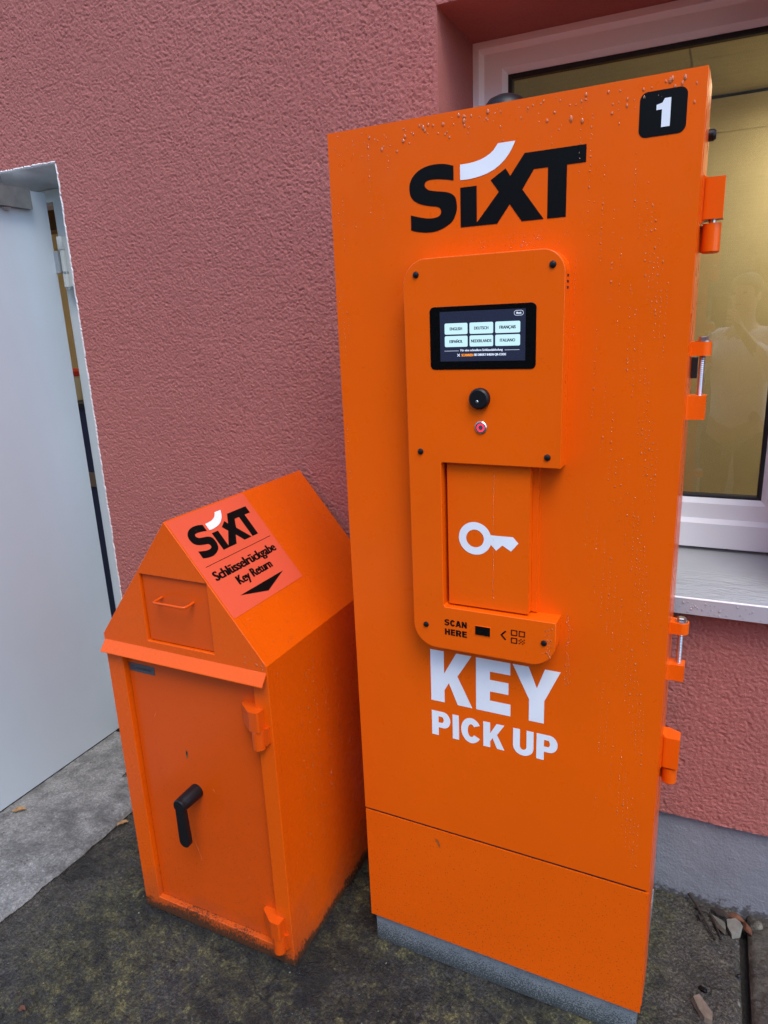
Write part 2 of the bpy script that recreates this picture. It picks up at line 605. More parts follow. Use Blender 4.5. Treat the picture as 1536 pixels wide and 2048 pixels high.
def curve_to_mesh(cu, place, lift=0.0):
    o = bpy.data.objects.new("outline", cu)
    COL.objects.link(o)
    dg = bpy.context.evaluated_depsgraph_get()
    me = bpy.data.meshes.new_from_object(o.evaluated_get(dg))
    bpy.data.objects.remove(o)
    bpy.data.curves.remove(cu)
    for v in me.vertices:
        v.co = place(v.co.x, v.co.y, v.co.z + lift)
    me.materials.clear()
    bm = bmesh.new()
    bm.from_mesh(me)
    bmesh.ops.remove_doubles(bm, verts=bm.verts, dist=1e-5)
    if lift: bmesh.ops.recalc_face_normals(bm, faces=bm.faces)
    bm.to_mesh(me)
    bm.free()
    return me


def text_bounds_mesh(body, x0, x1, y0, y1, place, bold=0.0):
    """text fitted to the rectangle x0..x1, y0..y1; bold widens the strokes by repeating the outline beside itself"""
    cu = bpy.data.curves.new("lettering", 'FONT')
    cu.body = body
    cu.size = 1.0
    cu.offset = 0.006
    cu.resolution_u = 3
    o = bpy.data.objects.new("lettering", cu)
    COL.objects.link(o)
    dg = bpy.context.evaluated_depsgraph_get()
    me = bpy.data.meshes.new_from_object(o.evaluated_get(dg))
    bpy.data.objects.remove(o)
    bpy.data.curves.remove(cu)
    co = np.array([v.co[:] for v in me.vertices])
    lo, hi = co.min(0), co.max(0)
    w_ = bold * (y1 - y0)
    sx = (x1 - x0 - 2 * w_) / (hi[0] - lo[0])
    sy = (y1 - y0) / (hi[1] - lo[1])
    copies = []
    for i, k in enumerate((0, -1, 1, -0.5, 0.5) if bold else (0,)):
        m2 = me.copy()
        for v in m2.vertices:
            v.co = place(x0 + w_ * (1 + k) + (v.co.x - lo[0]) * sx, y0 + (v.co.y - lo[1]) * sy, 0.00002 * i)
        m2.materials.clear()
        copies.append(m2)
    bpy.data.meshes.remove(me)
    return join(copies, "lettering")


def join(meshes, name):
    bm = bmesh.new()
    for me in meshes:
        bm.from_mesh(me)
        bpy.data.meshes.remove(me)
    out = bpy.data.meshes.new(name)
    bm.to_mesh(out)
    bm.free()
    return out


# heavy grotesque capitals in a 0..1 box (w, h), drawn as outlines
def ring_arc(cx, cy, rx, ry, a0, a1, n=14):
    return arc(cx, cy, rx, a0, a1, n, ry)


GLYPH = {
    'K': [[(0, 0), (0.33, 0), (0.33, 0.24), (0.44, 0.40), (0.65, 0), (1.0, 0), (0.65, 0.56), (0.99, 1), (0.63, 1), (0.33, 0.57), (0.33, 1), (0, 1)]],
    'E': [[(0, 0), (1, 0), (1, 0.225), (0.41, 0.225), (0.41, 0.40), (0.94, 0.40), (0.94, 0.62), (0.41, 0.62), (0.41, 0.775), (0.99, 0.775), (0.99, 1), (0, 1)]],
    'Y': [[(0.36, 0), (0.68, 0), (0.68, 0.42), (1, 1), (0.68, 1), (0.52, 0.63), (0.34, 1), (0, 1), (0.36, 0.40)]],
    'I': [[(0, 0), (1, 0), (1, 1), (0, 1)]],
    'H': [[(0, 0), (0.34, 0), (0.34, 0.39), (0.66, 0.39), (0.66, 0), (1, 0), (1, 1), (0.66, 1), (0.66, 0.62), (0.34, 0.62), (0.34, 1), (0, 1)]],
    'N': [[(0, 0), (0.32, 0), (0.32, 0.5), (0.68, 0), (1, 0), (1, 1), (0.68, 1), (0.68, 0.5), (0.32, 1), (0, 1)]],
    'A': [[(0, 0), (0.32, 0), (0.38, 0.19), (0.62, 0.19), (0.68, 0), (1, 0), (0.67, 1), (0.33, 1)],
          [(0.435, 0.38), (0.565, 0.38), (0.50, 0.66)]],
    'P': [[(0, 0), (0.36, 0), (0.36, 0.33), (0.55, 0.33)] + ring_arc(0.62, 0.665, 0.38, 0.335, -90, 90) + [(0, 1)],
          [(0.36, 0.54), (0.52, 0.54)] + ring_arc(0.54, 0.665, 0.10, 0.125, -90, 90, 8) + [(0.36, 0.79)]],
    'R': [[(0, 0), (0.35, 0), (0.35, 0.36), (0.43, 0.36), (0.63, 0), (1, 0), (0.78, 0.40)] + ring_arc(0.60, 0.68, 0.37, 0.32, -55, 90) + [(0, 1)],
          [(0.35, 0.56), (0.52, 0.56)] + ring_arc(0.53, 0.67, 0.10, 0.11, -90, 90, 8) + [(0.35, 0.78)]],
    'U': [[(0, 1), (0.34, 1), (0.34, 0.38)] + ring_arc(0.5, 0.36, 0.16, 0.14, 180, 360) + [(0.66, 1), (1, 1), (1, 0.36)] + ring_arc(0.5, 0.34, 0.5, 0.35, 0, -180)],
    'C': [ring_arc(0.5, 0.5, 0.5, 0.51, 32, 328, 26) + ring_arc(0.5, 0.5, 0.17, 0.26, 322, 38, 18)],
    'S': [None],
}
SX = [(0.266, 1.909), (0.249, 1.914), (0.23, 1.916), (0.21, 1.914), (0.194, 1.908), (0.182, 1.898), (0.176, 1.885), (0.177, 1.869), (0.184, 1.858), (0.198, 1.85), (0.216, 1.845), (0.232, 1.842), (0.2385, 1.838), (0.24, 1.831), (0.236, 1.8255), (0.226, 1.823), (0.211, 1.8235), (0.195, 1.827), (0.177, 1.832), (0.177, 1.805), (0.19, 1.801), (0.211, 1.798), (0.231, 1.799), (0.249, 1.805), (0.263, 1.814), (0.27, 1.827), (0.272, 1.838), (0.27, 1.852), (0.264, 1.86), (0.252, 1.8655), (0.233, 1.869), (0.217, 1.8725), (0.2095, 1.878), (0.2075, 1.883), (0.211, 1.8885), (0.221, 1.8905), (0.237, 1.8895), (0.253, 1.887), (0.266, 1.884)]


def catmull(pts, k=5):
    out = []
    n = len(pts)
    for i in range(n - 1):
        p0, p1, p2, p3 = pts[max(i - 1, 0)], pts[i], pts[i + 1], pts[min(i + 2, n - 1)]
        for t in range(k):
            u = t / k
            out.append(tuple(0.5 * (2 * b + (c - a) * u + (2 * a - 5 * b + 4 * c - d) * u * u + (3 * b - a - 3 * c + d) * u ** 3) for a, b, c, d in zip(p0, p1, p2, p3)))
    return out + [pts[-1]]


SX = catmull(SX[:19]) + catmull(SX[19:])
GLYPH['S'] = [[((x - 0.1755) / 0.0965, (y - 1.798) / 0.118) for x, y in SX]]
SWOOSH = [(0.279, 1.909), (0.279, 1.883), (0.293, 1.8825), (0.306, 1.8835), (0.32, 1.8855), (0.332, 1.8885), (0.344, 1.893), (0.354, 1.899), (0.364, 1.907), (0.372, 1.916), (0.378, 1.9255), (0.383, 1.935), (0.351, 1.935), (0.343, 1.925), (0.336, 1.920), (0.328, 1.916), (0.318, 1.9125), (0.308, 1.9105), (0.294, 1.9092)]
IXT = [(0.279, 1.87), (0.311, 1.87), (0.311, 1.807), (0.353, 1.855), (0.3375, 1.876), (0.3655, 1.8925), (0.374, 1.879), (0.4, 1.913), (0.507, 1.913), (0.507, 1.885), (0.475, 1.885), (0.475, 1.801), (0.442, 1.801), (0.442, 1.885), (0.417, 1.885), (0.3965, 1.854), (0.436, 1.801), (0.396, 1.801), (0.3735, 1.832), (0.35, 1.801), (0.279, 1.801)]


def smooth_loop(lp, k=2):
    for _ in range(k):       # corner cutting for traced curves
        out = []
        n = len(lp)
        for i in range(n):
            (ax, ay), (bx, by) = lp[i], lp[(i + 1) % n]
            out += [(ax * 0.75 + bx * 0.25, ay * 0.75 + by * 0.25), (ax * 0.25 + bx * 0.75, ay * 0.25 + by * 0.75)]
        lp = out
    return lp


def word(letters, place, parts=None):
    """letters: (char, x0, x1, y0, y1)"""
    mes = []
    for ch, x0, x1, y0, y1 in letters:
        mes.append(curve_mesh([[(x0 + a * (x1 - x0), y0 + b * (y1 - y0)) for a, b in lp] for lp in GLYPH[ch]], place))
    return join(mes, "lettering")


# ------------------------------------------------------------------ value noise on arrays
def vnoise(x, y, seed):
    g_ = np.random.default_rng(seed).random((256, 256))
    xi, yi = np.floor(x).astype(int), np.floor(y).astype(int)
    fx, fy = x - xi, y - yi
    fx = fx * fx * fx * (fx * (fx * 6 - 15) + 10)
    fy = fy * fy * fy * (fy * (fy * 6 - 15) + 10)
    a, b = xi & 255, yi & 255
    a1, b1 = (xi + 1) & 255, (yi + 1) & 255
    return (g_[a, b] * (1 - fx) + g_[a1, b] * fx) * (1 - fy) + (g_[a, b1] * (1 - fx) + g_[a1, b1] * fx) * fy


def fbm(x, y, seed, octaves=4, gain=0.5):
    s, amp, tot = 0, 1, 0
    for i in range(octaves):
        s = s + amp * vnoise(x * 2 ** i + 13.7 * i, y * 2 ** i + 5.1 * i, seed + i)
        tot += amp
        amp *= gain
    return s / tot


def axis_pts(stops):
    """stops: [(start, step), ..., (end, None)]"""
    out = []
    for (a, st), (b, _) in zip(stops, stops[1:]):
        n = max(1, int(round((b - a) / st)))
        out += list(a + (b - a) * np.arange(n) / n)
    out.append(stops[-1][0])
    return np.array(out)


def grid_mesh(name, A, B, height, hole=None, to3d=None):
    """grid over A x B moved by height(a, b); hole(ac, bc) -> True where there is no face"""
    a, b = np.meshgrid(A, B, indexing='ij')
    h = height(a, b)
    co = to3d(a, b, h)
    na, nb = len(A), len(B)
    idx = np.arange(na * nb).reshape(na, nb)
    quads = np.stack([idx[:-1, :-1], idx[1:, :-1], idx[1:, 1:], idx[:-1, 1:]], -1).reshape(-1, 4)
    if hole is not None:
        ac = (a[:-1, :-1] + a[1:, 1:]) / 2
        bc = (b[:-1, :-1] + b[1:, 1:]) / 2
        quads = quads[~hole(ac, bc).reshape(-1)]
    me = bpy.data.meshes.new(name)
    me.vertices.add(na * nb)
    me.vertices.foreach_set("co", np.stack(co, -1).reshape(-1).astype(np.float32))
    me.loops.add(quads.size)
    me.loops.foreach_set("vertex_index", quads.reshape(-1).astype(np.int32))
    me.polygons.add(len(quads))
    me.polygons.foreach_set("loop_start", (np.arange(len(quads)) * 4).astype(np.int32))
    me.polygons.foreach_set("use_smooth", np.ones(len(quads), dtype=bool))
    me.update(calc_edges=True)
    me.validate()
    return me


# ================================================================== GROUND
tag(box("ground", -80, 80, -80, 60, -0.30, -0.035, M['soil']), kind='structure')

pave = tag(empty("pavement", (0, 0, 0)), kind='structure')


def slab_edge_l(y):   # ragged right edge of the pale step slab
    return -1.085 + 0.05 * (y + 0.5) * 0.3 + 0.014 * (vnoise(y * 22, y * 0 + 3.3, 5) - 0.5) + 0.02 * (vnoise(y * 5, y * 0 + 1.3, 6) - 0.5)


def pave_h(a, b):
    n = 0.006 * (fbm(a * 22, b * 22, 21, 4, 0.6) - 0.5) + 0.008 * (fbm(a * 80, b * 80, 31, 2, 0.6) - 0.5)
    n = n + 0.010 * (fbm(a * 3, b * 3, 77, 3) - 0.5)
    return n


def mossy_h(a, b):
    h = pave_h(a, b)
    e = np.minimum((0.842 + 0.004 * (vnoise(b * 40, b * 0, 9) - 0.5)) - a, 0.012) / 0.012
    h = h - 0.010 * (1 - np.clip(e, 0, 1)) ** 2
    return h - 0.0


A = axis_pts([(-3.2, 0.08), (-1.3, 0.0055), (0.845, None)])
B = axis_pts([(-3.6, 0.06), (-1.15, 0.0055), (0.03, None)])
sl = link("paving_slab", grid_mesh("paving_slab", A, B, mossy_h, None, lambda a, b, h: (a, b, h - 0.002)), M['mossy_slab'], pave)
tag(sl, "dark wet concrete slab with moss under the two orange boxes")

A = axis_pts([(0.866, 0.0055), (1.05, 0.02), (1.6, None)])
sl = link("paving_slab", grid_mesh("paving_slab", A, B, lambda a, b: pave_h(a, b) * 1.0 - 0.010 * (1 - np.clip((a - 0.866) / 0.012, 0, 1)) ** 2, None, lambda a, b, h: (a, b, h - 0.001)), M['side_slab'], pave)
tag(sl, "brown concrete slab beyond the open joint on the right")
box("paving_slab_edge", 0.838, 0.8449, -3.6, 0.03, -0.05, -0.013, M['side_slab'], pave)
box("paving_slab_edge", 0.8662, 0.872, -3.6, 0.03, -0.05, -0.013, M['side_slab'], pave)


def step_xy(a, b):
    return a


A = axis_pts([(-3.2, 0.06), (-1.75, 0.0055), (-1.085, None)])
me = grid_mesh("paving_slab", A, B, pave_h, None, lambda a, b, h: (np.where(a > -1.2, -1.2 + (a + 1.2) / 0.115 * (slab_edge_l(b) + 1.2), a), b,
               0.016 + 0.7 * h - 0.012 * np.clip((a + 1.100) / 0.015, 0, 1) ** 2))
sl = link("paving_slab", me, M['step_slab'], pave)
tag(sl, "pale grey concrete slab in front of the white door")
bm = bmesh.new()
ys = np.arange(-3.6, 0.03, 0.01)
xs = slab_edge_l(ys)
va = [bm.verts.new((x, y, 0.004)) for x, y in zip(xs, ys)]
vb = [bm.verts.new((x + 0.002, y, -0.03)) for x, y in zip(xs, ys)]
for i in range(len(ys) - 1):
    bm.faces.new((va[i], va[i + 1], vb[i + 1], vb[i]))
bm_obj("paving_slab_edge", bm, M['side_slab'], pave)

# ================================================================== BUILDING ACROSS THE YARD
bk = NT("red_brown_brick")
bk.set(Roughness=0.85)
bt = bk.n("ShaderNodeTexBrick")
bt.inputs["Color1"].default_value = (0.10, 0.075, 0.055, 1)
bt.inputs["Color2"].default_value = (0.14, 0.105, 0.08, 1)
bt.inputs["Mortar"].default_value = (0.20, 0.19, 0.17, 1)
bt.inputs["Scale"].default_value = 1.0
bt.inputs["Brick Width"].default_value = 0.25
bt.inputs["Row Height"].default_value = 0.083
bt.inputs["Mortar Size"].default_value = 0.008
mpb = bk.n("ShaderNodeMapping")
mpb.inputs["Rotation"].default_value = (R(-90), 0, 0)
bk.link(bk.co(), mpb.inputs["Vector"])
bk.link(mpb.outputs[0], bt.inputs["Vector"])
bk.base(bt.outputs["Color"])
opp = tag(empty("brick_building", (0, -15.0, 0)), "brown brick building across the yard, faintly mirrored in the window", "building")
box("wall", -16, 12, -6, 0, -0.03, 7.3, bk.m, opp)
box("roof", -16.4, 12.4, -6.4, 0.4, 7.301, 7.5, M['gasket'], opp)
for wx in (-12, -8.5, -5, -1.5, 2, 5.5, 9):
    fw = box("window", wx - 0.7, wx + 0.7, 0.001, 0.06, 1.0, 2.6, M['gasket'], opp)
    box("pane", wx - 0.6, wx + 0.6, 0.0605, 0.064, 1.1, 2.5, M['bezel'], fw)

# ================================================================== HOUSE WALL
house = tag(empty("house", (0, 0, 0)), "pink rendered house wall with grey plinth, white window and open white door", "house")
WX0, WX1, WZ0, WZ1 = 0.0, 0.905, 0.905, 2.36       # window opening
DX0, DX1, DZ = -2.45, -1.322, 2.177                 # door opening
REV = 0.28

XA = axis_pts([(-9, 0.5), (-3.0, 0.02), (-2.45, 0.009), (-1.75, 0.0026), (-1.322, 0.0025), (0.0, 0.0028), (0.905, 0.0028), (1.12, 0.008), (2.1, 0.03), (2.6, 0.5), (9, None)])
ZA = axis_pts([(0.277, 0.0028), (0.905, 0.0025), (2.177, 0.0025), (2.36, 0.0025), (2.95, 0.03), (3.3, 0.3), (6.5, None)])


def plaster_h(x, z):
    """scratched render: packed grains with open pits between them"""
    a_, b_ = x * 0.90 - z * 0.44, x * 0.44 + z * 0.90
    n1 = vnoise(a_ * 220, b_ * 340, 41)
    n2 = vnoise(x * 340, z * 350, 55)
    n3 = vnoise(a_ * 100, b_ * 150, 58)
    h = 0.0034 * (n1 - 0.5) + 0.0020 * (n2 - 0.5) + 0.0006 * (n3 - 0.5)
    h = np.where(h < -0.0006, h * 1.6 + 0.00036, h * 0.8)
    far = (x > 2.1) | (x < -2.45) | (z > 2.95)
    h = np.where(far, 0.0, h)            # beyond the fine grid the material's own grain takes over
    h = h + 0.0018 * (fbm(x * 4, z * 4, 61, 2) - 0.5)
    edge = np.minimum.reduce([np.abs(x - WX0) + 9 * ((z < WZ0) | (z > WZ1)), np.abs(x - DX1) + 9 * (z > DZ), np.abs(z - DZ) + 9 * (x > DX1)])
    return h * np.clip(edge / 0.006, 0.25, 1)


def hole(xc, zc):
    return ((xc > WX0) & (xc < WX1) & (zc > WZ0) & (zc < WZ1)) | ((xc > DX0) & (xc < DX1) & (zc < DZ))


me = grid_mesh("wall", XA, ZA, plaster_h, hole, lambda x, z, h: (x, -h, z))
link("wall", me, M['plaster'], house)


# window reveals, pink render too
def rev_h(s):
    return lambda a, b: 0.0016 * (fbm(a * 70, b * 90, 43 + s, 3, 0.6) - 0.5) * np.clip(a / 0.01, 0.1, 1)


D_ = axis_pts([(0.0, 0.005), (REV + 0.012, None)])
Zr = axis_pts([(WZ0, 0.02), (1.9, 0.0055), (WZ1, None)])
link("reveal", grid_mesh("reveal", D_, Zr, rev_h(1), None, lambda d, z, h: (WX0 + h, d, z)), M['plaster'], house)
link("reveal", grid_mesh("reveal", D_, axis_pts([(WZ0, 0.03), (WZ1, None)]), rev_h(2), None, lambda d, z, h: (WX1 - h, d, z)), M['plaster'], house)
Xr = axis_pts([(WX0, 0.0055), (WX1, None)])
link("reveal", grid_mesh("reveal", D_, Xr, rev_h(3), None, lambda d, x, h: (x, d, WZ1 - h)), M['plaster'], house)
# plinth, set back under the render edge
XP = axis_pts([(-9, 0.5), (-1.322, 0.05), (0.5, 0.006), (1.12, 0.05), (2.0, 0.5), (9, None)])
ZP = axis_pts([(-0.03, 0.006), (0.30, None)])
link("plinth", grid_mesh("plinth", XP, ZP, lambda x, z: 0.0025 * (fbm(x * 50, z * 50, 71, 4, 0.6) - 0.5), lambda x, z: (x > DX0) & (x < DX1), lambda x, z, h: (x, 0.016 - h, z)), M['plinth'], house)
box("render_edge", -1.32, 9, 0.0015, 0.05, 0.2765, 0.29, M['plaster'], house)

# ---------------- window
win = box("window", 0.001, 0.9035, REV + 0.03, REV + 0.10, 0.966, 0.976, M['upvc'], house)


def ring_bm(x0, x1, z0, z1, wdt, y0, y1, slope=0.0):
    """rectangular frame ring, mitred; slope widens the ring towards the back"""
    bm = bmesh.new()
    def loop(ins, y): return [bm.verts.new((x0 + ins, y, z0 + ins)), bm.verts.new((x1 - ins, y, z0 + ins)), bm.verts.new((x1 - ins, y, z1 - ins)), bm.verts.new((x0 + ins, y, z1 - ins))]
    o0, i0, i1, o1 = loop(0, y0), loop(wdt, y0), loop(wdt + slope, y1), loop(0, y1)
    for P, Q in ((o0, i0), (i0, i1), (i1, o1), (o1, o0)):
        for k in range(4):
            bm.faces.new((P[k], P[(k + 1) % 4], Q[(k + 1) % 4], Q[k]))
    return bm


bm = ring_bm(0.0005, 0.904, 0.9765, 2.3595, 0.0, REV, REV, 0)   # placeholder ring replaced below
bm.free()
# outer frame: unequal rails, so built from four mitred bars
def bars(name, x0, x1, z0, z1, wl, wr, wb, wt, y0, y1, chl, mat, parent):
    bm = bmesh.new()
    def L(a, b, c, d, y): return [bm.verts.new((x0 + a, y, z0 + c)), bm.verts.new((x1 - b, y, z0 + c)), bm.verts.new((x1 - b, y, z1 - d)), bm.verts.new((x0 + a, y, z1 - d))]
    o0 = L(0, 0, 0, 0, y0)
    i0 = L(wl, wr, wb, wt, y0)
    i1 = L(wl + chl, wr + chl, wb + chl, wt + chl, y0 + chl * 1.4)
    i2 = L(wl + chl, wr + chl, wb + chl, wt + chl, y1)
    o1 = L(0, 0, 0, 0, y1)
    for P, Q in ((o0, i0), (i0, i1), (i1, i2), (i2, o1), (o1, o0)):
        for k in range(4):
            bm.faces.new((P[k], P[(k + 1) % 4], Q[(k + 1) % 4], Q[k]))
    return bm_obj(name, bm, mat, parent)


bars("frame", 0.0006, 0.9040, 0.976, 2.3590, 0.017, 0.017, 0.070, 0.017, REV, REV + 0.07, 0.011, M['upvc'], win)
bars("sash", 0.0275, 0.8770, 1.0555, 2.3315, 0.051, 0.051, 0.0455, 0.040, REV + 0.016, REV + 0.075, 0.012, M['upvc'], win)
bars("gasket", 0.0890, 0.8160, 1.1120, 2.2810, 0.010, 0.010, 0.007, 0.010, REV + 0.0375, REV + 0.060, 0.003, M['gasket'], win)
box("pane", 0.0955, 0.8095, REV + 0.050, REV + 0.054, 1.1165, 2.2735, M['glass'], win)
box("drain_hole", 0.737, 0.743, REV + 0.0285, REV + 0.0299, 0.9665, 0.9755, M['dark_hole'], win)

bm = prism_bm([(REV + 0.03, 0.9655), (-0.046, 0.9445), (-0.052, 0.9445), (-0.052, 0.9390), (-0.046, 0.9385), (REV + 0.03, 0.956)], 'x', 0.0012, 0.9038)
sill = bm_obj("window_sill", bm, M['sill'], house)
bm = prism_bm([(-0.0465, 0.9442), (-0.0535, 0.9438), (-0.0535, 0.9035), (-0.0475, 0.9035), (-0.0475, 0.938), (-0.0465, 0.938)], 'x', -0.012, 0.917)
bm_obj("sill_front_edge", bm, M['sill_edge'], sill)
bm = tube_bm([(-0.012, -0.0515, 0.9448), (0.917, -0.0515, 0.9448)], 0.0028, 8)
bm_obj("sill_lip", bm, M['upvc'], sill, smooth=True)

# ---------------- door opening: plaster soffit, ragged white edge, steel frame
bm = bmesh.new()
q = [(DX0, 0.0, 2.1765), (DX1, 0.0, 2.1765), (DX1 - 0.03, 0.16, 2.138), (DX0, 0.16, 2.138)]
bm.faces.new([bm.verts.new(v) for v in q])
q = [(DX1, 0.0, 0.0), (DX1 - 0.03, 0.16, 0.0), (DX1 - 0.03, 0.16, 2.138), (DX1, 0.0, 2.1765)]
bm.faces.new([bm.verts.new(v) for v in q])
bm_obj("door_reveal", bm, M['soffit_plaster'], house)


def ragged(name, pts, w0):
    bm = bmesh.new()
    prev = None
    for (x, z), (nx, nz) in pts:
        st_ = 0.6 * st_ + 0.4 * random.random() if prev else 0.5
        wv = w0 * (0.25 + 1.1 * st_ + 0.35 * random.random())
        j = (random.random() - 0.5) * 0.0012 + 0.003 * (st_ - 0.5)
        ring = [bm.verts.new((x + nx * j - nx * 0.002, -0.0005, z + nz * j - nz * 0.002)),
                bm.verts.new((x + nx * (j + wv * 0.5), -0.0042, z + nz * (j + wv * 0.5))),
                bm.verts.new((x + nx * (j + wv), -0.0008, z + nz * (j + wv))),
                bm.verts.new((x + nx * (j + wv * 0.3), 0.012, z + nz * (j + wv * 0.3)))]
        if prev:
            for k in range(4):
                bm.faces.new((prev[k], prev[(k + 1) % 4], ring[(k + 1) % 4], ring[k]))
        prev = ring
    return bm_obj(name, bm, M['white_plaster'], house)


zz = np.arange(0.02, 2.178, 0.006)
ragged("plaster_edge", [((DX1 - 0.0015, z), (1, 0)) for z in zz], 0.0048)
xx = np.arange(DX1, -1.9, -0.006)
ragged("plaster_edge", [((x, 2.1762), (0, 1)) for x in xx], 0.0065)

fr_bm = box_bm(-1.525, -1.345, 0.145, 0.20, 0.0, 2.1385)
box_bm(DX0, -1.3455, 0.1455, 0.199, 2.098, 2.138, fr_bm)
bm_obj("door_frame", fr_bm, M['frame_grey'], house)

# open steel door, 90 degrees to the wall
LX = -1.505
door = box("door", LX - 0.05, LX, -0.90, 0.098, 0.022, 2.118, M['door_white'], house, bevel=0.004)
box("bottom_strip", LX - 0.046, LX - 0.002, -0.895, 0.094, 0.017, 0.0215, M['rubber'], door)  # thin black strip along the lower edge of the leaf
cl = box("door_closer_rail", LX + 0.0005, LX + 0.026, -0.62, 0.016, 2.054, 2.1185, M['closer'], door, bevel=0.0025)
bm_obj("closer_bolt", lathe_bm([(0, 0.024), (0.012, 0.024), (0.012, 0.004), (0.009, 0.0), (0, 0.0)], 'z', (LX + 0.013, -0.092, 2.119), 18), M['steel'], cl, smooth=True)
bm_obj("closer_bolt", lathe_bm([(0, 0), (0.013, -0.002), (0.010, -0.010), (0, -0.011)], 'z', (LX + 0.013, -0.075, 2.0535), 18), M['steel'], cl, smooth=True)
HX, HY = -1.474, 0.112
hb = bm_obj("door_hinge", lathe_bm([(0, 1.929), (0.0135, 1.930), (0.0145, 1.932), (0.0145, 1.972), (0.0135, 1.974), (0, 1.975)], 'z', (HX - 0.004, HY, 0), 20), M['hinge_grey'], house, smooth=True)
bm_obj("hinge_barrel", lathe_bm([(0, 1.855), (0.0125, 1.856), (0.0125, 1.928), (0, 1.928)], 'z', (HX, HY, 0), 20), M['hinge_grey'], hb, smooth=True)
bm_obj("hinge_ring", lathe_bm([(0, 1.848), (0.0135, 1.848), (0.0135, 1.8548), (0, 1.8548)], 'z', (HX, HY, 0), 20), M['steel'], hb, smooth=True)
bm_obj("hinge_barrel", lathe_bm([(0, 1.802), (0.0135, 1.803), (0.0135, 1.8475), (0, 1.8475)], 'z', (HX, HY, 0), 20), M['hinge_grey'], hb, smooth=True)
bm_obj("hinge_pin", lathe_bm([(0, 1.793), (0.010, 1.794), (0.010, 1.8018), (0, 1.8018)], 'z', (HX, HY, 0), 16), M['steel'], hb, smooth=True)
box("hinge_leaf", HX + 0.008, HX + 0.03, HY - 0.002, 0.1446, 1.805, 1.972, M['hinge_grey'], hb)
box("hinge_leaf", LX - 0.004, HX - 0.010, HY - 0.018, HY - 0.004, 1.852, 1.926, M['steel'], hb)

# ---------------- rooms behind the door and window
room = bmesh.new()
RX0, RX1, RY0, RY1, RZ1 = -3.4, 2.6, 0.36, 2.05, 2.56
def quad(bm, *q): bm.faces.new([bm.verts.new(v) for v in q])
quad(room, (RX0, RY1, 0), (RX1, RY1, 0), (RX1, RY1, RZ1 - 0.012), (RX0, RY1, RZ1 - 0.012))
quad(room, (RX1, RY0, 0), (RX1, RY1, 0), (RX1, RY1, RZ1), (RX1, RY0, RZ1))
quad(room, (RX0, RY0, 0), (RX0, RY1, 0), (RX0, RY1, RZ1), (RX0, RY0, RZ1))
# inner face of the outside wall, around both openings
for x0, x1, z0, z1 in ((RX0, -2.45, 0, RZ1), (-1.50, 0.0, 0, RZ1), (0.905, RX1, 0, RZ1), (-2.45, -1.50, 2.12, RZ1), (0.0, 0.905, 0, 0.966), (0.0, 0.905, 2.36, RZ1)):
    quad(room, (x0, RY0, z0), (x1, RY0, z0), (x1, RY0, z1), (x0, RY0, z1))
# jamb linings so no daylight leaks round the frames
quad(room, (-1.50, 0.2, 0), (-1.50, RY0, 0), (-1.50, RY0, 2.12), (-1.50, 0.2, 2.12))
for xx_ in (0.0, 0.905):
    quad(room, (xx_, REV + 0.06, 0.966), (xx_, RY0, 0.966), (xx_, RY0, 2.36), (xx_, REV + 0.06, 2.36))
quad(room, (0, REV + 0.06, 2.36), (0.905, REV + 0.06, 2.36), (0.905, RY0, 2.36), (0, RY0, 2.36))
quad(room, (0, REV + 0.06, 0.966), (0.905, REV + 0.06, 0.966), (0.905, RY0, 0.966), (0, RY0, 0.966))
rm = bm_obj("room", room, M['room_wall'], house)
bm = bmesh.new()
quad(bm, (-1.5, 0.2, 0.003), (-2.45, 0.2, 0.003), (-2.45, RY0, 0.003), (-1.5, RY0, 0.003))
quad(bm, (RX0, RY0, 0.002), (RX1, RY0, 0.002), (RX1, RY1, 0.002), (RX0, RY1, 0.002))
bm_obj("room_floor", bm, M['room_floor'], rm)
# ceiling of tiles
bm = bmesh.new()
tw = 0.3
for i in range(20):
    for k in range(6):
        x0, y0 = RX0 + i * tw, RY0 + k * 0.2817
        quad(bm, (x0 + 0.003, y0 + 0.003, RZ1), (x0 + tw - 0.003, y0 + 0.003, RZ1), (x0 + tw - 0.003, y0 + 0.2787, RZ1), (x0 + 0.003, y0 + 0.2787, RZ1))
ct = bm_obj("ceiling_tiles", bm, M['room_ceiling'], rm)
tag(ct, kind='stuff')
box("ceiling_slab", RX0, RX1, RY0, RY1 + 0.02, RZ1 + 0.004, RZ1 + 0.05, M['room_ceiling'], rm)
box("ceiling_joint", RX0, RX1, RY1 + 0.0005, RY1 + 0.02, RZ1 - 0.03, RZ1 + 0.0035, M['gasket'], rm)
box("wall_band", -0.2, 2.4, RY1 - 0.004, RY1 - 0.001, 2.405, RZ1 - 0.02, M['room_wall'], rm)
box("wall_beam", -3.3, -2.35, 1.18, 1.30, 2.20, RZ1 - 0.002, M['room_floor'], rm)

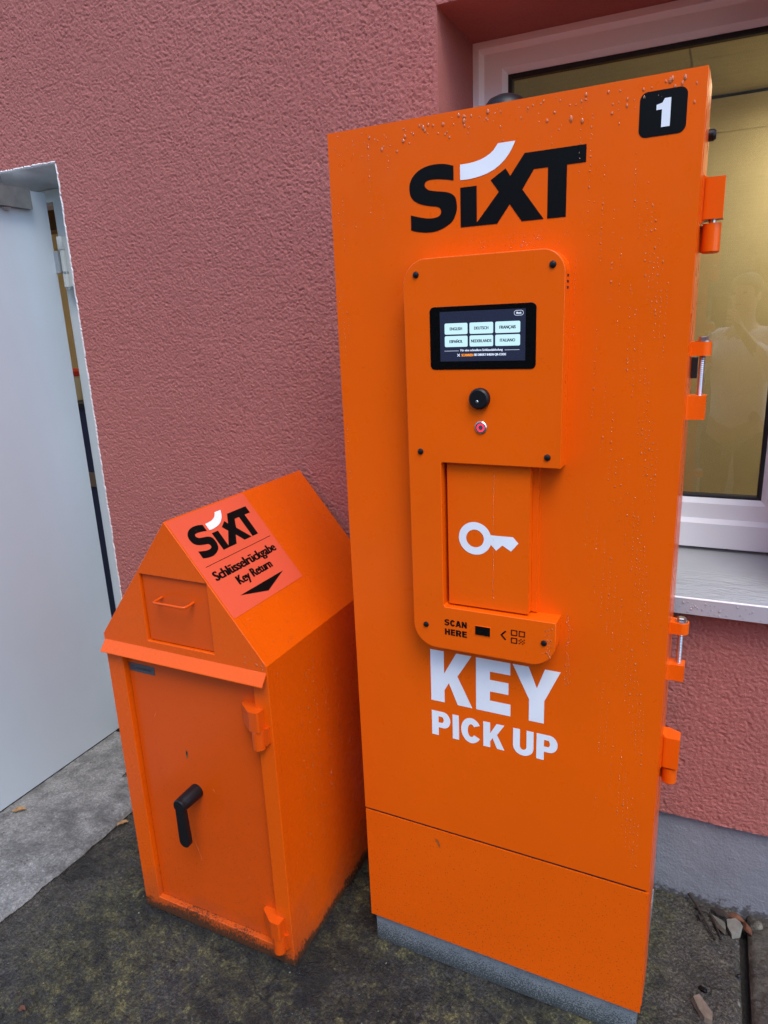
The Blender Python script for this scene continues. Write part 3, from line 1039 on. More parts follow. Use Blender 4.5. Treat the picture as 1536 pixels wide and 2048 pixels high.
lamp = empty("ceiling_lamp", (1.35, 1.62, RZ1 - 0.06))
tag(lamp, "warm lit ceiling lamp inside the room behind the window", "lamp", "ceiling lamps indoors")
box("housing", -0.31, 0.31, -0.16, 0.16, 0.012, 0.055, M['upvc'], lamp)
box("diffuser", -0.30, 0.30, -0.15, 0.15, 0.0, 0.0115, M['lamp_glow'], lamp)
l2 = lamp.copy(); COL.objects.link(l2); l2.location = (-2.1, 1.3, RZ1 - 0.06)
dim = M['lamp_glow'].copy()
for n in dim.node_tree.nodes:
    if n.type == 'BSDF_PRINCIPLED': n.inputs["Emission Strength"].default_value = 5.0
l2['label'] = "warm lit ceiling lamp inside the room behind the white door"
for ch in list(lamp.children):
    c2 = ch.copy(); COL.objects.link(c2); c2.parent = l2
    if ch.name.startswith("diffuser"):
        c2.data = ch.data.copy()
        c2.data.materials[0] = dim

# ================================================================== TALL KEY PICK-UP CABINET
CW, CZ0, CZS, CZ1 = 0.690, 0.0912, 0.4285, 2.0
cab = tag(empty("key_cabinet", (-0.0651, -0.4638, 0), -0.0244),
          "tall orange steel key pick up cabinet numbered 1, with touch screen", "key cabinet")
box("shell", 0, CW, 0.0205, 0.125, CZ0, CZ1, M['orange'], cab, bevel=0.0045, segs=3)
box("rear_body", 0.012, CW - 0.012, 0.1252, 0.40, CZ0 + 0.004, CZ1 - 0.012, M['orange'], cab, bevel=0.004)
box("front_panel", 0.0008, CW - 0.0008, 0.0, 0.0202, CZS + 0.0030, CZ1 - 0.0006, M['orange'], cab, bevel=0.0075, segs=4)
box("base_panel", 0.0012, CW - 0.0010, 0.0004, 0.0202, CZ0 + 0.0005, CZS - 0.0042, M['orange_low'], cab, bevel=0.0045, segs=3)
box("panel_gap", 0.0045, CW - 0.0075, 0.0036, 0.0204, CZS - 0.0056, CZS + 0.0056, M['dark_hole'], cab)
box("foot", 0.010, CW - 0.009, 0.012, 0.39, 0.0, CZ0 - 0.0004, M['galv'], cab, bevel=0.010, segs=3)
bm_obj("top_cap", lathe_bm([(0, 0.066), (0.018, 0.065), (0.034, 0.058), (0.044, 0.045), (0.046, 0.03), (0.046, -0.012), (0, -0.012)], 'z', (0.305, 0.20, 2.0), 28), M['black_plastic'], cab, smooth=True)
bm_obj("side_plug", lathe_bm([(0, 0.0), (0.010, 0.0), (0.010, 0.010), (0.007, 0.014), (0, 0.014)], 'x', (CW - 0.002, 0.13, 1.925), 16), M['black_plastic'], cab, smooth=True)

F0 = FRONT(-0.0006)
logo = link("logo_letters", join([curve_mesh([SX], F0), curve_mesh([IXT], F0)], "logo_letters"), M['black_print'], cab)
link("logo_swoosh", curve_mesh([SWOOSH], F0), M['white_print'], logo)
nb = link("number_sticker", curve_mesh([round_rect(0.590, 0.662, 1.909, 1.976, 0.012)], FRONT(-0.0005)), M['black_print'], cab)
one = [(0.6245, 1.9215), (0.6375, 1.9215), (0.6375, 1.963), (0.628, 1.963), (0.6245, 1.957), (0.616, 1.955), (0.616, 1.9475), (0.6245, 1.9475)]
link("number", curve_mesh([one], FRONT(-0.0010)), M['white_print'], nb)

KZ0, KZ1 = 0.7845, 0.9140
kt = word([('K', 0.194, 0.294, KZ0, KZ1), ('E', 0.303, 0.382, KZ0, KZ1), ('Y', 0.386, 0.489, KZ0, KZ1)], F0)
lt = link("lettering", kt, M['white_print'], cab)
PZ0, PZ1 = 0.6945, 0.7580
kt = word([('P', 0.194, 0.240, PZ0, PZ1), ('I', 0.2455, 0.261, PZ0, PZ1), ('C', 0.2665, 0.3150, PZ0, PZ1), ('K', 0.3195, 0.3690, PZ0, PZ1),
           ('U', 0.3885, 0.4345, PZ0 - 0.0005, PZ1), ('P', 0.4410, 0.4870, PZ0, PZ1)], F0)
link("lettering", kt, M['white_print'], cab)

M['smear'] = plain("brown_smear", (0.33, 0.075, 0.012), 0.5, vary=0.4, vscale=200)
link("smear", curve_mesh([[(0.194, 0.397), (0.199, 0.399), (0.204, 0.393), (0.207, 0.384), (0.206, 0.374), (0.203, 0.378), (0.199, 0.385), (0.195, 0.391)]], FRONT(-0.0001)), M['smear'], cab)

# console: C-shaped box with an open niche on the right
PD = 0.045
cx0, cx1, cz0, cz1 = 0.176, 0.4865, 0.944, 1.748
nx, nz0, nz1 = 0.247, 1.043, 1.357
outline = (arc(cx0 + 0.048, cz1 - 0.048, 0.048, 180, 90) + arc(cx1 - 0.042, cz1 - 0.042, 0.042, 90, 0) + [(cx1, nz1), (nx + 0.003, nz1), (nx, nz1 - 0.003),
           (nx, nz0 + 0.004), (nx + 0.004, nz0), (cx1, nz0)] + arc(cx1 - 0.052, cz0 + 0.052, 0.052, 0, -90) + arc(cx0 + 0.052, cz0 + 0.052, 0.052, -90, -180))
con = link("console", curve_mesh([outline], FRONT(0.0008), PD + 0.0008, 0.0018), M['orange'], cab)
for pl in con.data.polygons: pl.use_smooth = True
con.data.set_sharp_from_angle(angle=R(34))
even_normals(con)
FC = FRONT(-PD - 0.0006)

# touch screen
scr = link("touch_screen", curve_mesh([round_rect(0.2303, 0.4372, 1.5415, 1.6585, 0.009)], FRONT(-PD + 0.0005), 0.0016, 0.0004), M['bezel'], cab)
sx0, sx1, sz0, sz1 = 0.2513, 0.4177, 1.557, 1.649
F1, F2, F3 = FRONT(-PD - 0.0014), FRONT(-PD - 0.0017), FRONT(-PD - 0.0020)
link("display", curve_mesh([round_rect(sx0, sx1, sz0, sz1, 0.0005, 1)], F1), M['screen_bg'], scr)
words = ["ENGLISH", "DEUTSCH", "FRANÇAIS", "ESPAÑOL", "NEDERLANDS", "ITALIANO"]
wid = [0.025, 0.028, 0.031, 0.027, 0.040, 0.029]
labels = []
for i in range(6):
    bx0 = (0.261, 0.311, 0.361)[i % 3]
    bx1 = (0.307, 0.357, 0.408)[i % 3]
    bz0, bz1 = ((1.6072, 1.6276), (1.5840, 1.6042))[i // 3]
    link("screen_button", curve_mesh([round_rect(bx0, bx1, bz0, bz1, 0.0026, 4)], F2), M['screen_btn'], scr)
    mx_, mz_ = (bx0 + bx1) / 2, (bz0 + bz1) / 2
    lo, hi = -0.0028, 0.0028
    if 'Ç' in words[i]: lo = -0.0042
    if 'Ñ' in words[i]: hi = 0.0040
    labels.append(text_bounds_mesh(words[i], mx_ - wid[i] / 2, mx_ + wid[i] / 2, mz_ + lo, mz_ + hi, F3, 0.05))
link("button_text", join(labels, "button_text"), M['screen_txt'], scr)
ts = [text_bounds_mesh("Für eine schnellere Schlüsselabholung", 0.2925, 0.3755, 1.5742, 1.5794, F2, 0.04),
      text_bounds_mesh("SIE DIREKT IHREN QR-CODE", 0.3195, 0.3820, 1.5660, 1.5708, F2, 0.06),
      curve_mesh([[(0.260, 1.5762), (0.289, 1.5762), (0.289, 1.5768), (0.260, 1.5768)]], F2),
      curve_mesh([[(0.379, 1.5762), (0.407, 1.5762), (0.407, 1.5768), (0.379, 1.5768)]], F2),
      curve_mesh([round_rect(0.3962, 0.4140, 1.6370, 1.6462, 0.0045, 5), round_rect(0.3969, 0.4133, 1.6377, 1.6455, 0.0038, 5)], F2),
      text_bounds_mesh("Menü", 0.4005, 0.4098, 1.6398, 1.6434, F2, 0.06)]
for a, b in (((0.2862, 1.5660), (0.2912, 1.5708)), ((0.2862, 1.5708), (0.2912, 1.5660))):
    dx, dz = b[0] - a[0], b[1] - a[1]
    nl = math.hypot(dx, dz); px_, pz_ = -dz / nl * 0.0006, dx / nl * 0.0006
    ts.append(curve_mesh([[(a[0] + px_, a[1] + pz_), (b[0] + px_, b[1] + pz_), (b[0] - px_, b[1] - pz_), (a[0] - px_, a[1] - pz_)]], F2))
tag(link("screen_text", join(ts, "screen_text"), M['screen_white'], scr), kind='stuff')
link("screen_text", text_bounds_mesh("SCANNEN", 0.2945, 0.3180, 1.5660, 1.5708, F2, 0.06), M['screen_orange'], scr)

# camera eye and push button
eye = bm_obj("camera_eye", lathe_bm([(0, -PD - 0.013), (0.0165, -PD - 0.013), (0.0195, -PD - 0.0105), (0.0205, -PD - 0.006), (0.0205, -PD - 0.0002), (0, -PD - 0.0002)], 'y', (0.3308, 0, 1.4865), 32), M['black_plastic'], cab, smooth=True)
bm_obj("lens", lathe_bm([(0, -PD - 0.0142), (0.0022, -PD - 0.014), (0.0030, -PD - 0.0131), (0, -PD - 0.0131)], 'y', (0.3283, 0, 1.4815), 14), M['steel'], eye, smooth=True)
btn = bm_obj("push_button", lathe_bm([(0.0078, -PD - 0.0030), (0.0105, -PD - 0.0034), (0.0122, -PD - 0.002), (0.0125, -PD - 0.0002), (0, -PD - 0.0002)], 'y', (0.3322, 0, 1.4308), 28), M['steel'], cab, smooth=True)
bm_obj("button_ring", lathe_bm([(0.0052, -PD - 0.0031), (0.0077, -PD - 0.0031), (0.0077, -PD - 0.001), (0.0052, -PD - 0.001)], 'y', (0.3322, 0, 1.4308), 28), M['red_ring'], btn, smooth=True)
bm_obj("button_face", lathe_bm([(0, -PD - 0.0033), (0.0046, -PD - 0.0032), (0.0051, -PD - 0.0025), (0.0051, -PD - 0.001), (0, -PD - 0.001)], 'y', (0.3322, 0, 1.4308), 24), M['plate_grey'], btn, smooth=True)
scw = None
for u, z in ((0.2035, 1.7195), (0.4645, 1.7205), (0.2035, 1.378), (0.4620, 1.3775), (0.2055, 0.996), (0.4630, 0.9965)):
    if scw is None:
        scw = bm_obj("screw_cap", lathe_bm([(0, -0.0042), (0.003, -0.0040), (0.0055, -0.0026), (0.0063, -0.0002), (0, -0.0002)], 'y', (0, 0, 0), 18), M['black_plastic'], con, smooth=True)
        o = scw
    else:
        o = scw.copy(); COL.objects.link(o); o.parent = con
    o.location = (u, -PD, z)
for z in (1.7015, 1.6915, 1.6815):
    box("vent_slot", cx1 - 0.002, cx1 + 0.0006, -0.030, -0.017, z - 0.0022, z + 0.0022, M['dark_hole'], con)

# small key hatch in the niche
hat = box("key_hatch", 0.2545, 0.4265, -0.0305, 0.0, 1.0475, 1.3545, M['orange'], cab, bevel=0.0016)
box("hatch_flange", 0.4268, 0.4385, -0.010, 0.0, 1.0465, 1.3545, M['orange'], cab, bevel=0.001)
FH = FRONT(-0.0305 - 0.0006)
key_loop = ring_arc(0.3135, 1.199, 0.0350, 0.0350, 17, 343, 40)
key_loop = key_loop + [(0.3475, 1.1885), (0.3585, 1.1775), (0.3715, 1.190), (0.3895, 1.179), (0.4045, 1.1975), (0.3935, 1.2095)]
hole_loop = ring_arc(0.3135, 1.199, 0.0190, 0.0190, 0, 348, 29)
link("key_symbol", curve_mesh([key_loop, hole_loop], FH), M['white_print'], hat)

# scan strip
sw_ = [('S', 0.2485, 0.2597, 1.0012, 1.0157), ('C', 0.2612, 0.2730, 1.0010, 1.0158), ('A', 0.2735, 0.2865, 1.0012, 1.0155), ('N', 0.2875, 0.2990, 1.0012, 1.0155),
       ('H', 0.2490, 0.2608, 0.9795, 0.9938), ('E', 0.2627, 0.2725, 0.9795, 0.9938), ('R', 0.2743, 0.2868, 0.9795, 0.9938), ('E', 0.2883, 0.2990, 0.9795, 0.9938)]
link("lettering", word(sw_, FC), M['black_print'], con)
sc = link("scan_window", curve_mesh([round_rect(0.3165, 0.3515, 0.9895, 1.0122, 0.0015, 3)], FRONT(-PD + 0.0004), 0.0014, 0.0003), M['orange'], con)
link("scan_glass", curve_mesh([round_rect(0.3180, 0.3502, 0.9915, 1.0108, 0.001, 2)], FRONT(-PD - 0.0014)), M['bezel'], sc) if False else None
gm = link("scan_glass", curve_mesh([round_rect(0.3178, 0.3504, 0.9912, 1.0112, 0.001, 2)], FRONT(-PD - 0.0014)), M['bezel'], con)
def sq(x0, x1, z0, z1, t): return [[(x0, z0), (x1, z0), (x1, z1), (x0, z1)], [(x0 + t, z0 + t), (x1 - t, z0 + t), (x1 - t, z1 - t), (x0 + t, z1 - t)]]
ic = [curve_mesh(sq(0.3948, 0.4082, 1.0022, 1.0152, 0.0021), FC), curve_mesh(sq(0.4112, 0.4242, 1.0022, 1.0152, 0.0021), FC), curve_mesh(sq(0.3948, 0.4082, 0.9850, 0.9978, 0.0021), FC)]
for i, k in ((0, 0), (2, 0), (1, 1), (3, 1), (0, 2), (2, 2), (3, 3), (1, 3)):
    x0, z0 = 0.4112 + i * 0.0034, 0.9856 + k * 0.0031
    ic.append(curve_mesh([round_rect(x0, x0 + 0.0029, z0, z0 + 0.0027, 0.001, 2)], FC))
ic.append(curve_mesh([[(0.3840, 1.0105), (0.3820, 1.0105), (0.3722, 1.000), (0.3820, 0.9895), (0.3840, 0.9895), (0.3848, 0.9915), (0.3765, 1.000), (0.3848, 1.0085)]], FC))
link("scan_symbol", join(ic, "scan_symbol"), M['black_print'], con)

# hinges and bolted lugs down the right side
def cab_hinge(z0, zm, zb):
    """upper wedge block z0..zm top, barrel below down to zb"""
    blk = prism_bm([(CW - 0.001, 0.10), (CW + 0.004, 0.062), (CW + 0.010, 0.060), (CW + 0.0345, 0.060), (CW + 0.0345, 0.092), (CW + 0.010, 0.104)], 'z', zm, z0)
    h = bm_obj("hinge", blk, M['orange'], cab, bevel=0.002)
    bm = prism_bm([(CW - 0.002, z0 + 0.016), (CW + 0.0015, z0 + 0.004), (CW + 0.010, z0 - 0.001), (CW + 0.010, zm + 0.001), (CW + 0.002, zm - 0.004), (CW - 0.002, zm - 0.014)], 'y', 0.064, 0.098)
    bm_obj("hinge_weld", bm, M['orange'], h, bevel=0.0015)
    bm_obj("hinge_barrel", lathe_bm([(0, zb), (0.0125, zb), (0.0150, zb + 0.003), (0.0150, zm - 0.006), (0, zm - 0.006)], 'z', (CW + 0.0185, 0.078, 0), 24), M['orange'], h, smooth=True)
    bm_obj("hinge_pin", lathe_bm([(0, zm - 0.0062), (0.006, zm - 0.0062), (0.006, zm + 0.0002), (0, zm + 0.0002)], 'z', (CW + 0.0185, 0.078, 0), 14), M['steel'], h, smooth=True)
    box("hinge_leaf", CW - 0.002, CW + 0.010, 0.082, 0.102, zb + 0.004, zm - 0.008, M['orange'], h)


def cab_bolt(zt, zu, zr, zl):
    """upper lug zt..zu, threaded rod to zr, lower lug zr..zl"""
    cxu, cyv = CW + 0.0195, 0.076
    lug = [(CW - 0.002, cyv - 0.013), (cxu, cyv - 0.0145)] + arc(cxu, cyv, 0.0145, -80, 80, 10) + [(cxu, cyv + 0.0145), (CW - 0.002, cyv + 0.016)]
    h = bm_obj("bolt_lug", prism_bm(lug, 'z', zu, zt), M['orange'], cab, bevel=0.0015)
    low = [(CW - 0.002, cyv - 0.02), (CW + 0.006, cyv - 0.0155), (CW + 0.0315, cyv - 0.0155), (CW + 0.0315, cyv + 0.013), (CW - 0.002, cyv + 0.016)]
    bm_obj("bolt_lug", prism_bm(low, 'z', zl, zr), M['orange'], cab, bevel=0.0018)
    n = 44
    prof = [(0, zr - 0.004), (0.0046, zr - 0.004)]
    for i in range(n):
        zz_ = zr - 0.004 + (zu - zr + 0.008) * (i + 1) / n
        prof.append((0.0052 if i % 2 else 0.0045, zz_))
    prof.append((0, prof[-1][1]))
    bm_obj("threaded_rod", lathe_bm(prof, 'z', (cxu, cyv, 0), 14), M['steel'], h, smooth=False)
    bm_obj("washer", lathe_bm([(0, zt + 0.0002), (0.0120, zt + 0.0002), (0.0120, zt + 0.0022), (0, zt + 0.0022)], 'z', (cxu, cyv, 0), 22), M['steel'], h, smooth=True)
    bm_obj("bolt_head", lathe_bm([(0, zt + 0.0023), (0.0088, zt + 0.0023), (0.0088, zt + 0.0078), (0.0076, zt + 0.0088), (0, zt + 0.0088)], 'z', (cxu, cyv, 0), 6), M['steel'], h)


cab_hinge(1.8475, 1.7815, 1.7270)
cab_bolt(1.5780, 1.5540, 1.4830, 1.4395)
cab_bolt(1.0330, 1.0090, 0.9430, 0.9080)
cab_hinge(0.7740, 0.7030, 0.6600)
box("rubber_buffer", CW + 0.0008, CW + 0.011, 0.11, 0.135, 1.510, 1.548, M['rubber'], cab, bevel=0.002)

# ================================================================== KEY RETURN BOX
BW, BD, BE, BA = 0.519, 0.5946, 0.8771, 1.2045
kb = tag(empty("key_return_box", (-0.7385, -0.6092, 0), -0.0162), "low orange key return box with gabled roof and black lever handle", "drop box")
dx0, dx1, dz0, dz1 = 0.056, 0.474, 0.047, 0.845       # door opening
fx0, fx1, fz0, fz1 = 0.157, 0.372, 0.882, 1.0625      # flap opening
half = BW / 2


def gable_bm():
    bm = bmesh.new()
    th = 0.012
    # side walls, back, floorless
    box_bm(0, th, 0.0, BD, 0, BE, bm)
    return bm


# body: front face with two openings, extruded; sides and back; roof slabs
fx1 = 0.3675
def gx(z): return half * (z - BE) / (BA - BE)
faces = [[(0, 0), (BW, 0), (BW, dz0), (dx1, dz0), (dx0, dz0), (0, dz0)],
         [(0, dz0), (dx0, dz0), (dx0, dz1), (0, dz1)], [(dx1, dz0), (BW, dz0), (BW, dz1), (dx1, dz1)],
         [(0, dz1), (dx0, dz1), (dx1, dz1), (BW, dz1), (BW, BE), (BW - gx(fz0), fz0), (fx1, fz0), (fx0, fz0), (gx(fz0), fz0), (0, BE)],
         [(gx(fz0), fz0), (fx0, fz0), (fx0, fz1), (gx(fz1), fz1)], [(fx1, fz0), (BW - gx(fz0), fz0), (BW - gx(fz1), fz1), (fx1, fz1)],
         [(gx(fz1), fz1), (fx0, fz1), (fx1, fz1), (BW - gx(fz1), fz1), (half, BA)]]
bm = bmesh.new()
vd = {}
def gv_(q, y):
    k = (round(q[0], 5), round(q[1], 5), y)
    if k not in vd: vd[k] = bm.verts.new((q[0], y, q[1]))
    return vd[k]
count = {}
for f in faces:
    bm.faces.new([gv_(q, 0.0) for q in f])
    bm.faces.new([gv_(q, 0.022) for q in reversed(f)])
    for q0, q1 in zip(f, f[1:] + f[:1]):
        a, b = gv_(q0, 0.0), gv_(q1, 0.0)
        key = frozenset((a, b))
        count.setdefault(key, []).append((q0, q1))
for key, lst in count.items():
    if len(lst) == 1:
        q0, q1 = lst[0]
        bm.faces.new((gv_(q1, 0.0), gv_(q0, 0.0), gv_(q0, 0.022), gv_(q1, 0.022)))
bmesh.ops.recalc_face_normals(bm, faces=bm.faces)
body = bm_obj("body", bm, M['orange_box'], kb, bevel=0.0030, segs=3, angle=40)
bm = prism_bm([(0.0004, 0.0), (BW - 0.0004, 0.0), (BW - 0.0004, BE), (half, BA - 0.0004), (0.0004, BE)], 'y', 0.0205, BD)
bm_obj("side_and_roof_shell", bm, M['orange_box'], kb, bevel=0.0022)
dr = box("door", dx0 + 0.003, dx1 - 0.0025, 0.0150, 0.0203, dz0 + 0.003, dz1 - 0.002, M['orange_box_door'], kb)
box("door_gap", dx0 + 0.001, dx1 - 0.0003, 0.0195, 0.0204, dz0 + 0.001, dz1 - 0.001, M['dark_hole'], kb)
flap = box("flap", fx0 + 0.003, fx1 - 0.0022, 0.0075, 0.0202, fz0 + 0.003, fz1 - 0.0022, M['orange_box_door'], kb, bevel=0.001)
box("flap_gap", fx0 + 0.001, fx1 - 0.0003, 0.0195, 0.0204, fz0 + 0.001, fz1 - 0.0003, M['dark_hole'], kb)
hz = 1.004
bm_obj("flap_handle", tube_bm([(0.2165, 0.008, hz + 0.001), (0.2165, -0.012, hz), (0.2175, -0.0215, hz), (0.2205, -0.0245, hz), (0.226, -0.0255, hz), (0.306, -0.0255, hz), (0.3115, -0.0245, hz), (0.3145, -0.0215, hz), (0.3155, -0.012, hz), (0.3155, 0.008, hz + 0.001)], 0.0034, 12), M['orange_box_door'], flap, smooth=True)
# drip edge above the door
bm = prism_bm([(0.0005, 0.862), (-0.0025, 0.858), (-0.021, 0.8365), (-0.0215, 0.8335), (-0.0195, 0.8335), (-0.001, 0.853), (0.0005, 0.853)], 'x', 0.0035, 0.5165)
bm_obj("drip_edge", bm, M['orange_box'], kb, bevel=0.0007)
# lever handle
lv = bm_obj("lever_handle", lathe_bm([(0, -0.057), (0.0165, -0.057), (0.0190, -0.0545), (0.0190, -0.042), (0.0195, -0.041), (0.0205, 0.004), (0.0205, 0.0147), (0, 0.0147)], 'y', (0.2405, 0, 0.4525), 32), M['black_plastic'], dr, smooth=True)
pts = arc(0.2425, 0.345, 0.0165, -190, 10, 14) + [(0.2545, 0.44), (0.2265, 0.44)]
bm_obj("lever_arm", prism_bm(pts, 'y', -0.0555, -0.0425), M['black_plastic'], lv, bevel=0.0035)
# keyhole with worn escutcheon
kh = link("keyhole", curve_mesh([ring_arc(0.2218, 0.5585, 0.0036, 0.0125, 0, 348, 24)], FRONT(0.0146)), M['brass'], dr)
link("keyhole_slot", curve_mesh([ring_arc(0.2222, 0.5625, 0.0022, 0.0060, 0, 340, 14)], FRONT(0.0142)), M['dark_hole'], kh)
# nameplate
npl = box("nameplate", 0.0610, 0.1485, 0.0140, 0.0149, 0.7740, 0.7975, M['plate_grey'], dr)
link("nameplate_text", join([text_bounds_mesh("HARTMANN", 0.0850, 0.1370, 0.7820, 0.7885, FRONT(0.0136), 0.02),
                             curve_mesh([ring_arc(0.0760, 0.7855, 0.0062, 0.0062, 20, 340, 20) + ring_arc(0.0760, 0.7855, 0.0040, 0.0040, 330, 30, 16)], FRONT(0.0136))], "nameplate_text"), M['plate_text'], npl)


def box_hinge(dz):
    plan = [(0.433, 0.0149), (0.431, 0.006), (0.434, 0.001), (0.468, -0.0235), (0.474, -0.0255), (0.494, -0.0255), (0.4985, -0.022), (0.4985, -0.0008), (0.474, 0.0005), (0.472, 0.0149)]
    h = bm_obj("hinge", prism_bm(plan, 'z', 0.7120 + dz, 0.7640 + dz), M['orange_box_door'], kb, bevel=0.0022)
    bm_obj("hinge_barrel", lathe_bm([(0, 0.6570 + dz), (0.0115, 0.6570 + dz), (0.0160, 0.6605 + dz), (0.0160, 0.7095 + dz), (0.0150, 0.7108 + dz), (0, 0.7108 + dz)], 'z', (0.4830, -0.0090, 0), 26), M['orange_box_door'], h, smooth=True)
    pz = [(0.485, 0.668), (0.503, 0.668), (0.511, 0.676), (0.511, 0.7185), (0.485, 0.7105)]
    bm_obj("hinge_leaf", prism_bm([(a, b + dz) for a, b in pz], 'y', -0.0075, -0.0004), M['orange_box_door'], h, bevel=0.0012)
    bm_obj("hinge_pin", lathe_bm([(0, 0.6535 + dz), (0.004, 0.6540 + dz), (0.004, 0.6570 + dz), (0, 0.6572 + dz)], 'z', (0.4830, -0.0090, 0), 10), M['steel'], h, smooth=True)


box_hinge(0.0)
box_hinge(-0.6125)

# scratches in the door paint
M['scratch'] = plain("bare_scratch", (0.85, 0.30, 0.12), 0.5)
rs = random.Random(4)
for a, b, ln, an in ((0.128, 0.655, 0.028, 65), (0.196, 0.405, 0.010, -30), (0.190, 0.402, 0.008, 40), (0.216, 0.262, 0.045, -72), (0.224, 0.235, 0.030, -78), (0.330, 0.300, 0.006, 80), (0.300, 0.470, 0.016, -55), (0.385, 0.225, 0.012, 88)):
    dx, dz = math.cos(R(an)) * ln / 2, math.sin(R(an)) * ln / 2
    nx_, nz_ = -math.sin(R(an)) * 0.0005, math.cos(R(an)) * 0.0005
    link("scratch", curve_mesh([[(a - dx, b - dz), (a + nx_, b + nz_), (a + dx, b + dz), (a - nx_, b - nz_)]], FRONT(0.0146)), M['scratch'], dr)
# sticker on the right roof slope: a along the ridge from the front, s down the slope
sl_v = Vector((half, 0, BE - BA)).normalized()
nrm = Vector((-sl_v.z, 0, sl_v.x)).normalized()
if nrm.z < 0: nrm = -nrm
def ROOF(lift):
    def f(a, b, h):
        q = Vector((half, 0, BA)) + sl_v * (-b) + Vector((0, a, 0)) + nrm * (lift + h)
        return (q.x, q.y, q.z)
    return f
st = link("sticker", curve_mesh([[(0.0045, -0.283), (0.302, -0.283), (0.302, -0.004), (0.0045, -0.004)]], ROOF(0.0003), 0.0004), M['sticker'], kb)
k_ = 0.735
tr_ = lambda lp: [((x - 0.175) * k_ + 0.0345, -(0.025 + (1.935 - y) * k_)) for x, y in lp]
RS = ROOF(0.0013)
link("sticker_logo", join([curve_mesh([tr_(SX)], RS), curve_mesh([tr_(IXT)], RS),
                           curve_mesh([[(0.026, -0.1442), (0.290, -0.1442), (0.290, -0.1430), (0.026, -0.1430)]], RS),
                           curve_mesh([[(0.066, -0.2425), (0.249, -0.2425), (0.158, -0.268)]], RS)], "sticker_logo"), M['black_print'], st)
link("sticker_swoosh", curve_mesh([tr_(SWOOSH)], RS), M['white_print'], st)
link("lettering", join([text_bounds_mesh("Schlüsselrückgabe", 0.029, 0.280, -0.1935, -0.161, RS, 0.055),
                        text_bounds_mesh("Key Return", 0.086, 0.228, -0.2275, -0.1965, RS, 0.055)], "lettering"), M['black_print'], st)


# ================================================================== WATER DROPS
def drops_mesh(name, items, place):
    """items: (a, b, radius, stretch); low domes on a surface"""
    vs, fs = [], []
    for a, b, r, stv in items:
        base = len(vs)
        seg, prof = 8, ((1.0, -0.0004), (0.92, 0.28 * r), (0.6, 0.50 * r), )
        for pr, hh in prof:
            for k in range(seg):
                t = 2 * math.pi * k / seg
                ca, sa = math.cos(t), math.sin(t)
                tear = 1.0 - 0.25 * max(0, sa)           # narrower on top
                vs.append(place(a + r * pr * ca * tear, b + r * pr * sa * stv, hh))
        vs.append(place(a, b - 0.1 * r, 0.58 * r))
        for j in range(2):
            for k in range(seg):
                fs.append((base + j * seg + k, base + j * seg + (k + 1) % seg, base + (j + 1) * seg + (k + 1) % seg, base + (j + 1) * seg + k))
        for k in range(seg):
            fs.append((base + 2 * seg + k, base + 2 * seg + (k + 1) % seg, base + 3 * seg))
    me = bpy.data.meshes.new(name)
    me.from_pydata(vs, [], fs)
    me.polygons.foreach_set("use_smooth", [True] * len(me.polygons))
    return me


rnd = random.Random(3)
items = []
for _ in range(115):            # beads hanging along the top edge
    u = rnd.uniform(0.012, 0.675)
    zt = 1.992 - abs(rnd.gauss(0, 0.022))
    if 0.588 < u < 0.664 and zt < 1.978 and rnd.random() < 0.7: continue
    items.append((u, zt, rnd.choice((0.0009, 0.0011, 0.0014, 0.0018, 0.0026)) * rnd.uniform(0.8, 1.15), rnd.uniform(1.2, 2.1)))
trails = [(0.013, 1.95, 1.3), (0.022, 1.9, 1.45), (0.032, 1.97, 1.62), (0.055, 1.98, 1.80), (0.085, 1.98, 1.78), (0.115, 1.98, 1.84), (0.135, 1.97, 1.88),
          (0.50, 1.98, 1.55), (0.515, 1.97, 1.80), (0.535, 1.9, 1.2), (0.552, 1.97, 1.1), (0.565, 1.85, 0.9), (0.585, 1.9, 0.75), (0.597, 1.80, 0.62), (0.612, 1.90, 0.60),
          (0.622, 1.90, 0.55), (0.630, 1.88, 0.5), (0.638, 1.86, 0.45), (0.646, 1.8, 0.45), (0.655, 1.7, 0.48), (0.575, 1.4, 0.6), (0.30, 1.98, 1.95), (0.36, 1.98, 1.94), (0.42, 1.98, 1.93), (0.45, 1.98, 1.92)]
for u, za, zb in trails:
    z_ = za
    while z_ > zb:
        z_ -= rnd.uniform(0.006, 0.016)
        if math.sin(z_ * 23 + u * 90) > -0.35 and rnd.random() < 0.9:
            items.append((u + rnd.gauss(0, 0.0005) + 0.006 * math.sin(z_ * 2.3 + u * 40), z_, rnd.choice((0.0006, 0.0007, 0.0009, 0.0009, 0.0013)) * rnd.uniform(0.85, 1.15), rnd.uniform(1.2, 1.9)))
for _ in range(130):
    u, z_ = rnd.uniform(0.01, 0.68), rnd.uniform(0.5, 1.95)
    if 0.165 < u < 0.495 and 0.93 < z_ < 1.76: continue
    items.append((u, z_, rnd.uniform(0.0004, 0.0009), rnd.uniform(1.0, 1.4)))
for _ in range(60):             # spatter above and beside the console
    items.append((rnd.gauss(0.40, 0.05), 1.757 + abs(rnd.gauss(0, 0.014)), rnd.uniform(0.0005, 0.0011), 1.1))
    items.append((0.497 + abs(rnd.gauss(0, 0.006)), rnd.uniform(0.88, 1.05), rnd.uniform(0.0006, 0.0014), 1.2))
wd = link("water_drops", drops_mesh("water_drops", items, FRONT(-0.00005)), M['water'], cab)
tag(wd, kind='stuff')
items = []
z_ = 1.345
while z_ > 1.075:
    z_ -= rnd.uniform(0.004, 0.009)
    items.append((0.3525 + 0.008 * (z_ - 1.2) + rnd.gauss(0, 0.0006), z_, rnd.uniform(0.0006, 0.0015), 1.3))
